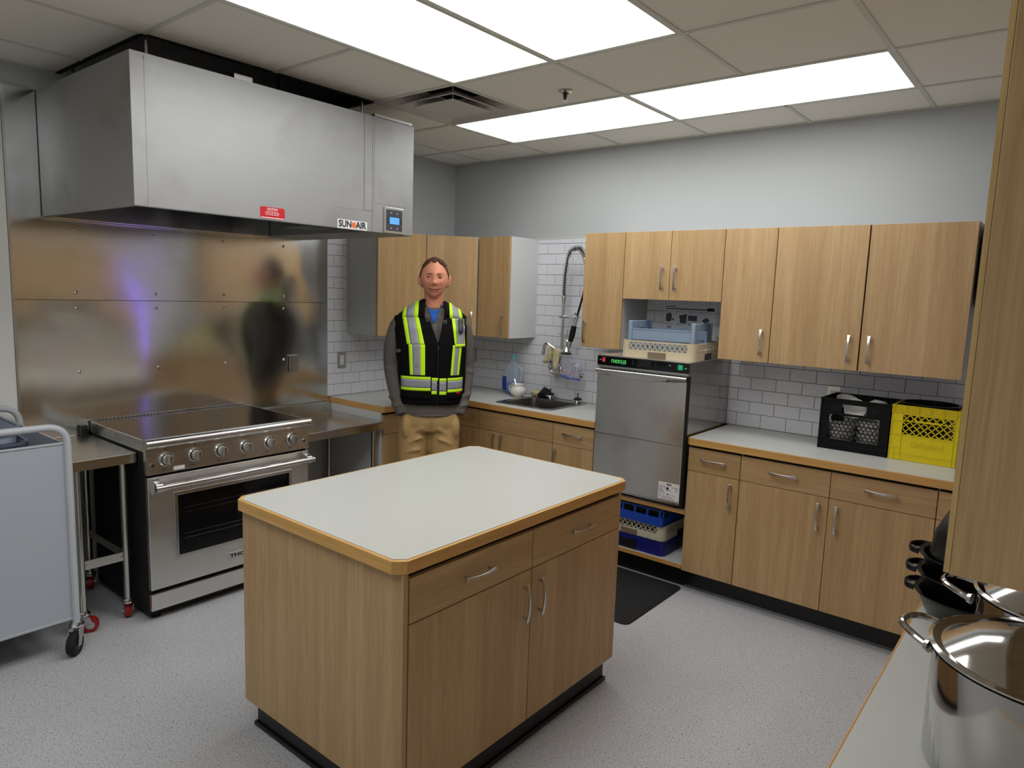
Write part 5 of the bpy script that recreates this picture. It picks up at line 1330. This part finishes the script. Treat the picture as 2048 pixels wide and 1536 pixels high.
def ellip(mb, c, r, R=Matrix.Identity(3), n=20, m=14):
    vs = [Vector(c)+R@Vector((r[0]*math.cos(2*PI*i/n)*math.cos(-PI/2+PI*j/m), r[1]*math.sin(2*PI*i/n)*math.cos(-PI/2+PI*j/m), r[2]*math.sin(-PI/2+PI*j/m))) for j in range(m+1) for i in range(n)]
    return mb.add(vs, [(j*n+i, j*n+(i+1)%n, (j+1)*n+(i+1)%n, (j+1)*n+i) for j in range(m) for i in range(n)])
def fuse(name, mb, m, voxel, smooth_it=3):
    o = mb.build(name, m, man)
    r = o.modifiers.new('fuse', 'REMESH'); r.mode = 'VOXEL'; r.voxel_size = voxel; r.use_smooth_shade = True
    if smooth_it:
        s = o.modifiers.new('relax', 'SMOOTH'); s.factor = .5; s.iterations = smooth_it
    dg = bpy.context.evaluated_depsgraph_get(); me = bpy.data.meshes.new_from_object(o.evaluated_get(dg))
    o.modifiers.clear(); old = o.data; o.data = me; bpy.data.meshes.remove(old)
    for p in me.polygons: p.use_smooth = True
    if not me.materials: me.materials.append(m)
    return o
# body: one continuous skin surface
b = MB(); head_mesh(b)
for s in (-1,1):
    ellip(b, HC+Vector((s*.092,.010,-.006)), (.011,.020,.033), Matrix.Rotation(s*.35,3,'Z'))
    ellip(b, HC+Vector((s*.090,.006,-.036)), (.009,.011,.012))
limb(b, [(.008,.020,1.50),(.010,.012,1.60),(.012,.006,1.70),(.014,.010,1.78)], [.062,.058,.057,.058], 20)
b2 = loft(TORSO, 32, off=-.020, zs=frange(.84,1.59,18)); b.add(b2.v, b2.f)
limb(b, [(-.12,.022,1.51)]+ARML[1:], [.050,.050,.040,.036,.032,.026]); limb(b, [(.12,.022,1.51)]+ARMR[1:], [.050,.050,.040,.036,.032,.026])
for s, c in ((-1,Vector((-.126,-.050,.866))),(1,Vector((.146,-.034,.866)))):
    ellip(b, c, (.022,.038,.050))
    for k in range(4):
        limb(b, [c+Vector((0,-.024+.016*k,-.030)), c+Vector((.004*s,-.026+.017*k,-.070)), c+Vector((-.004*s,-.022+.015*k,-.098+.006*abs(k-1.4)))], [.010,.009,.008], 10)
    limb(b, [c+Vector((0,-.016,.016)), c+Vector((-.008*s,-.030,-.014)), c+Vector((-.012*s,-.032,-.040))], [.011,.010,.009], 10)
limb(b, LEGL, [.078,.072,.050,.044,.034]); limb(b, LEGR, [.078,.072,.050,.044,.034])
for s, x in ((-1,-.125),(1,.115)): ellip(b, (x,-.045,.045), (.040,.115,.032))
body = fuse('body', b, M_SKIN, .0065, 2)
# eyes, brows, lips
for s in (-1,1):
    c = HC+Vector((s*.0345,-.0880,.0100))
    e = ellip(MB(), c, (.0112,.0112,.0082)).build('eye', mat('eye_white', rgb(140,126,116), .3), man, smooth=True)
    ellip(MB(), c+Vector((0,-.0080,.0005)), (.0070,.0044,.0062)).build('iris', mat('iris_brown', rgb(44,34,28), .2), e, smooth=True)
    MB().grid(lambda i,j: (c.x+(i/10-.5)*.030, c.y-.0105+.010*(abs(i/10-.5)*2)**2-.0022*j/3, c.z+.0025-.0040*(abs(i/10-.5)*2)**2+.0085*j/3), 11, 4).build('upper_eyelid', M_SKIN, e, smooth=True, solid=.002)
    MB().grid(lambda i,j: (c.x+(i/10-.5)*.028, c.y-.0085+.008*(abs(i/10-.5)*2)**2+.001*j/3, c.z-.0045+.0020*(abs(i/10-.5)*2)**2-.0060*j/3), 11, 4).build('lower_eyelid', M_SKIN, e, smooth=True, solid=.002)
    MB().tube([head_pt(math.asin((s*x_)/.083), (.215,.240,.235,.190)[k_], .0010) for k_, x_ in enumerate((.014,.024,.034,.044))], [.0018,.0026,.0026,.0012], 8).build('eyebrow', mat('light_brow', rgb(138,92,62), .8), man, smooth=True)
for s in (-1,1): ellip(MB(), head_pt(s*.125, -.335, .0), (.0042,.0030,.0026)).build('nostril', mat('nostril_shade', rgb(96,48,40), .7), man, smooth=True)
def lipc(dz, w_, lift, r, nm, out=.0004):
    pts = []
    for k in range(11):
        u = -1+2*k/10; X = w_*u; Z = dz+lift*u*u
        ph = math.asin(max(-1,min(1,Z/.114))); p = head_pt(math.asin(max(-1,min(1,X/(.0765*math.cos(ph)*.85)))), ph, out); pts.append(p)
    MB().tube(pts, [r*(1-.75*abs(-1+2*k/10)**2) for k in range(11)], 8).build(nm, M_LIP, man, smooth=True)
lipc(-.0570, .034, .009, .0022, 'upper_lip'); lipc(-.0660, .028, .010, .0028, 'lower_lip'); M_LIP = mat('mouth_line', rgb(92,40,38), .6); lipc(-.0612, .037, .0105, .0024, 'mouth_line', .0024)
# hair: a close cap with a receding front, short tufts on top
hb_ = MB(); n, m = 64, 30; keep = {}
rh = random.Random(5)
def hair_ok(th, ph):
    t = abs((th+PI) % (2*PI)-PI)
    if t < .55: lim = 1.06-.10*math.cos(t*5)
    elif t < 1.05: lim = .92-(t-.55)*.55
    elif t < 1.45: lim = .64-(t-1.05)*1.35
    elif t < 1.75: lim = -.02
    else: lim = -.42-.12*(t-1.75)
    return ph > lim
vs = []; fs = []
for j in range(m+1):
    ph = -.75+(PI/2+.75)*j/m
    for i in range(n):
        th = 2*PI*i/n; t = abs((th+PI) % (2*PI)-PI)
        o_ = .0035+(.006 if ph > .8 else 0)*rh.random()
        vs.append(head_pt(th, ph, o_))
for j in range(m):
    for i in range(n):
        th = 2*PI*(i+.5)/n; ph = -.75+(PI/2+.75)*(j+.5)/m
        if hair_ok(th, ph): fs.append((j*n+i, j*n+(i+1)%n, (j+1)*n+(i+1)%n, (j+1)*n+i))
hair = hb_.add(vs, fs).build('hair', M_HAIR, man, smooth=True, solid=.006, ang=1.5)
tf = MB()
for k in range(420):
    th = rh.uniform(-1.5,1.5); ph = rh.uniform(.62,1.5)
    if not hair_ok(th % (2*PI), ph-.03): continue
    p = head_pt(th, ph, .003); q = head_pt(th+rh.uniform(-.06,.06), ph+.03, .008+rh.uniform(0,.007))+Vector((rh.uniform(-.004,.004),-.003,0))
    tf.tube([p, q], [.0028,.0006], 4)
tag(tf.build('hair_tufts', M_HAIR, hair), kind='stuff')
# clothes
s_ = loft(TORSO, 44, off=.004, zs=frange(.905,1.575,34)); sw = MB().add(s_.v, s_.f)
limb(sw, ARML, [.050,.066,.060,.056,.052,.043], 22); limb(sw, ARMR, [.050,.066,.058,.054,.050,.042], 22)
for s9 in (-1,1): ellip(sw, (s9*.186,.022,1.462), (.062,.068,.062))
for k, (arm, sg) in enumerate(((ARML,-1),(ARMR,1))):      # sleeve folds
    for t_, ang in ((1.24,.4),(1.18,-.2),(1.02,.3),(.965,.1)):
        a = [p for p in arm if p[2] >= t_][-1]; bb = [p for p in arm if p[2] < t_][0]; u = (a[2]-t_)/(a[2]-bb[2]); c = Vector(a).lerp(Vector(bb), u)
        sw.tube([c+Vector((.052*math.cos(q*PI/6), .050*math.sin(q*PI/6), ang*.05*math.cos(q*PI/6))) for q in range(12)], .010, 6, closed=True)
swo = fuse('sweater', sw, M_SWEAT, .0085, 5); swo['label'] = 'grey half-zip sweater'
MB().tube([(lambda a: (a[2]+(a[0]+.004)*math.cos(q*PI/24), a[3]+(a[1]+.004)*math.sin(q*PI/24), .908))(lerp_tab(TORSO,.908)) for q in range(48)], .009, 8, closed=True).build('sweater_hem', M_SWEAT, swo, smooth=True)
# open collar of the sweater and the blue tee below it
def collar(i, j):
    t = -PI/2+.55+(2*PI-1.10)*i/30; h = j/5; r = .064+.010*h
    return (.010+r*1.06*math.cos(t)+(.004 if abs(t+PI/2) < 1 else 0), .014+r*math.sin(t)-.004*h, 1.572+.038*h-.020*max(0,math.cos(t+PI/2)))
MB().grid(collar, 31, 6).build('collar', M_SWEAT, swo, smooth=True, solid=.004)
MB().grid(lambda i,j: (mX(857)+(i/10-.5)*.075*(1-.85*j/8), torso_front(mX(857)+(i/10-.5)*.07,1.565-.085*j/8,.005)-.006+.012*(1-j/8)*abs(i/10-.5), 1.572-.085*j/8-.014*(1-(2*abs(i/10-.5))**2)*(1-j/8)), 11, 9).build('tee_neck', M_TEE, man, smooth=True, solid=.003)
pn_ = MB()
HIP = [(.80,.172,.112,.0,.010),(.86,.186,.124,.004,.010),(.93,.180,.122,.004,.010)]
l_ = loft(HIP, 40, zs=frange(.80,.955,8)); pn_.add(l_.v, l_.f)
limb(pn_, LEGL, [.100,.099,.080,.070,.064], 22); limb(pn_, LEGR, [.100,.098,.080,.070,.064], 22)
for c, s in ((Vector((-.142,-.050,.822)),-1),(Vector((.158,-.034,.822)),1)): ellip(pn_, c, (.036,.060,.088))
for (x0, z0, x1, z1) in ((-.10,.80,.01,.84),(-.13,.73,-.03,.77),(.10,.79,.02,.84),(.14,.72,.05,.76),(-.14,.67,-.05,.69)):
    pn_.tube([(x0,-.092,z0),((x0+x1)/2,-.104,(z0+z1)/2+.006),(x1,-.100,z1)], [.006,.010,.006], 6)
pt = fuse('trousers', pn_, M_KHAKI, .0085, 3); pt['label'] = 'khaki trousers'
MB().tube([(.012,-.1165,.905),(.012,-.121,.86),(.010,-.112,.815)], .004, 6).build('fly_seam', M_KHAKI, pt)
for s, x in ((-1,-.125),(1,.115)):
    sh = MB(); ellip(sh, (x,-.050,.045), (.048,.135,.044)); ellip(sh, (x,.030,.070), (.045,.060,.060))
    sh.v = [(p[0], p[1], max(p[2],.004)) for p in sh.v]
    so = sh.build('shoe', mat('brown_boot', rgb(66,48,34), .6), man, smooth=True)
    MB().prism(rrect(x-.050,x+.050,-.188,.080,.045,5), .0005, .016).build('sole', M_RUB, so)
# vest: shell over the torso, open V in front
def vest_pt(i, j, off):
    pass
def vshell(u0, u1, z0, z1, nu, nv, off):
    vs = []
    mb = MB()
    for j in range(nv+1):
        z = z0+(z1-z0)*j/nv; a, bdp, cx, cy = lerp_tab(TORSO, z)
        for i in range(nu+1):
            t = u0+(u1-u0)*i/nu; c, s = math.cos(t), math.sin(t); e = 2.5
            vs.append((cx+(a+off)*math.copysign(abs(c)**(2/e), c), cy+(bdp+off)*math.copysign(abs(s)**(2/e), s), z))
    return mb.add(vs, [(j*(nu+1)+i, j*(nu+1)+i+1, (j+1)*(nu+1)+i+1, (j+1)*(nu+1)+i) for j in range(nv) for i in range(nu)])
VO = .020
# front halves traced by the V of the opening; outline in image pixels of the man
def front_patch(nm, m, left, right, v0, v1, off, nu=10, nv=24, solid=.004, parent=None):
    def fn(i, j):
        v = v0+(v1-v0)*j/nv; a = left(v); b_ = right(v); X = mX(a+(b_-a)*i/nu); z = mZ(v)
        return (X, torso_front(X, z, off), z)
    return MB().grid(fn, nu+1, nv+1).build(nm, m, parent or man, smooth=True, solid=solid, ang=1.4)
def pl(*pts):
    def f(v):
        if v <= pts[0][0]: return pts[0][1]
        for a, b_ in zip(pts, pts[1:]):
            if v <= b_[0]: return a[1]+(b_[1]-a[1])*(v-a[0])/(b_[0]-a[0])
        return pts[-1][1]
    return f
vt_ = vshell(-.12, PI+.12, mZ(812), 1.500, 40, 26, VO).build('vest', M_VEST, man, smooth=True, solid=.005, ang=1.4); vt_['label'] = 'black work vest with lime and silver tape'
front_patch('vest_front', M_VEST, pl((612,779),(650,780),(700,786),(760,790),(812,796)), pl((612,838),(640,848),(690,866),(812,866)), 640, 812, VO, 16, 30, .006, vt_)
front_patch('vest_front', M_VEST, pl((612,880),(640,876),(690,867),(812,867)), pl((612,912),(650,922),(700,922),(760,922),(812,920)), 640, 812, VO, 16, 30, .006, vt_)
# shoulder straps over the top
def ztop(w_): return lerp_tab([(.05,1.612),(.075,1.600),(.105,1.586),(.165,1.553),(.205,1.520),(.235,1.488)], w_)[0]
def strap(X, al):
    zb_2 = mZ(640); zt_2 = ztop(abs(X-.006))+.016; yf_2 = torso_front(X, zb_2, VO); yb_2 = 2*.022-yf_2
    e = math.sin(al)**.75 if al > 0 else 0
    return (X*(1-.04*math.sin(al)), (yf_2+yb_2)/2-(yb_2-yf_2)/2*math.cos(al), zb_2+(zt_2-zb_2)*e)
for (xa, xb, tp_) in ((-.226,-.040,((-.178,-.156),(-.156,-.106),(-.106,-.080))), (.080,.222,((.112,.132),(.132,.170),(.170,.192)))):
    MB().grid(lambda i,j: strap(xa+(xb-xa)*i/10, PI*j/20), 11, 21).build('vest_shoulder', M_VEST, vt_, smooth=True, solid=.006, ang=1.4)
    for (wa, wb), m_ in zip(tp_, (M_LIME,M_TAPE,M_LIME)):
        def st2(i, j):
            p = strap(wa+(wb-wa)*i/3, PI*j/20); al = PI*j/20
            return (p[0], p[1]-.006*math.cos(al), p[2]+.006*math.sin(al))
        MB().grid(st2, 4, 21).build('shoulder_tape', m_, vt_, smooth=True, solid=.002, ang=1.4)
# tapes on the front (pixel outlines of the man's vest)
VT = VO+.0065
def tape3(l0, l1, l2, l3, v0, v1, off=VT):
    front_patch('lime_tape', M_LIME, l0, l1, v0, v1, off, 3, 16, .002, vt_); front_patch('silver_tape', M_TAPE, l1, l2, v0, v1, off, 4, 16, .002, vt_); front_patch('lime_tape', M_LIME, l2, l3, v0, v1, off, 3, 16, .002, vt_)
tape3(pl((640,796),(692,806)), pl((640,804),(692,813)), pl((640,820),(692,830)), pl((640,828),(692,840)), 640, 692)
tape3(pl((692,809),(758,813)), pl((692,816),(758,819)), pl((692,831),(758,833)), pl((692,841),(758,842)), 692, 758)
tape3(pl((622,889),(692,899)), pl((622,896),(692,905)), pl((622,907),(692,913)), pl((622,915),(692,919)), 640, 692)
tape3(pl((692,895),(758,891)), pl((692,900),(758,896)), pl((692,908),(758,904)), pl((692,913),(758,908)), 692, 758)
def belt(u0, u1, v0, v1, off):
    h = (v1-v0)*.20
    c0, c1 = (lambda v: u0), (lambda v: u1)
    front_patch('lime_tape', M_LIME, c0, c1, v0, v0+h, off, 10, 3, .002, vt_); front_patch('silver_tape', M_TAPE, c0, c1, v0+h, v1-h, off, 10, 4, .002, vt_); front_patch('lime_tape', M_LIME, c0, c1, v1-h, v1, off, 10, 3, .002, vt_)
belt(795, 853, 755, 783, VT+.008); belt(855, 867, 757, 790, VT); belt(870, 884, 758, 791, VT); belt(886, 916, 757, 786, VT+.008)
front_patch('pocket', M_VEST, lambda v: 794, lambda v: 853, 752, 800, VO+.010, 8, 10, .005, vt_); front_patch('pocket', M_VEST, lambda v: 886, lambda v: 917, 752, 800, VO+.010, 8, 10, .005, vt_)
front_patch('pen_pocket', M_TAPE, pl((655,903),(694,903)), pl((655,918),(694,916)), 655, 694, VT+.006, 5, 8, .003, vt_)
front_patch('pocket_flap', M_LIME, lambda v: 900, lambda v: 919, 690, 695, VT+.007, 4, 3, .003, vt_)
front_patch('pocket_radio', M_SLATE, lambda v: 906, lambda v: 914, 640, 668, VT+.014, 3, 6, .012, vt_)
front_patch('zip', M_SLATE, lambda v: 865.6, lambda v: 867.2, 640, 690, .009, 2, 8, .002, swo)
front_patch('vest_zip', M_INK, lambda v: 865.2, lambda v: 867.8, 694, 810, VO+.006, 2, 12, .003, vt_)
front_patch('red_tag', M_RED, lambda v: 904, lambda v: 911, 785, 790, VO+.018, 2, 2, .002, vt_)
for (u, v) in ((845,644),(879,647),(825,733),(790,706)):
    X, z = mX(u), mZ(v); y = torso_front(X, z, VO+.010)
    MB().tube([(X+.0085*math.cos(q*PI/8), y, z+.0085*math.sin(q*PI/8)) for q in range(16)], .0024, 6, closed=True).build('eyelet', M_NICK, vt_, smooth=True)
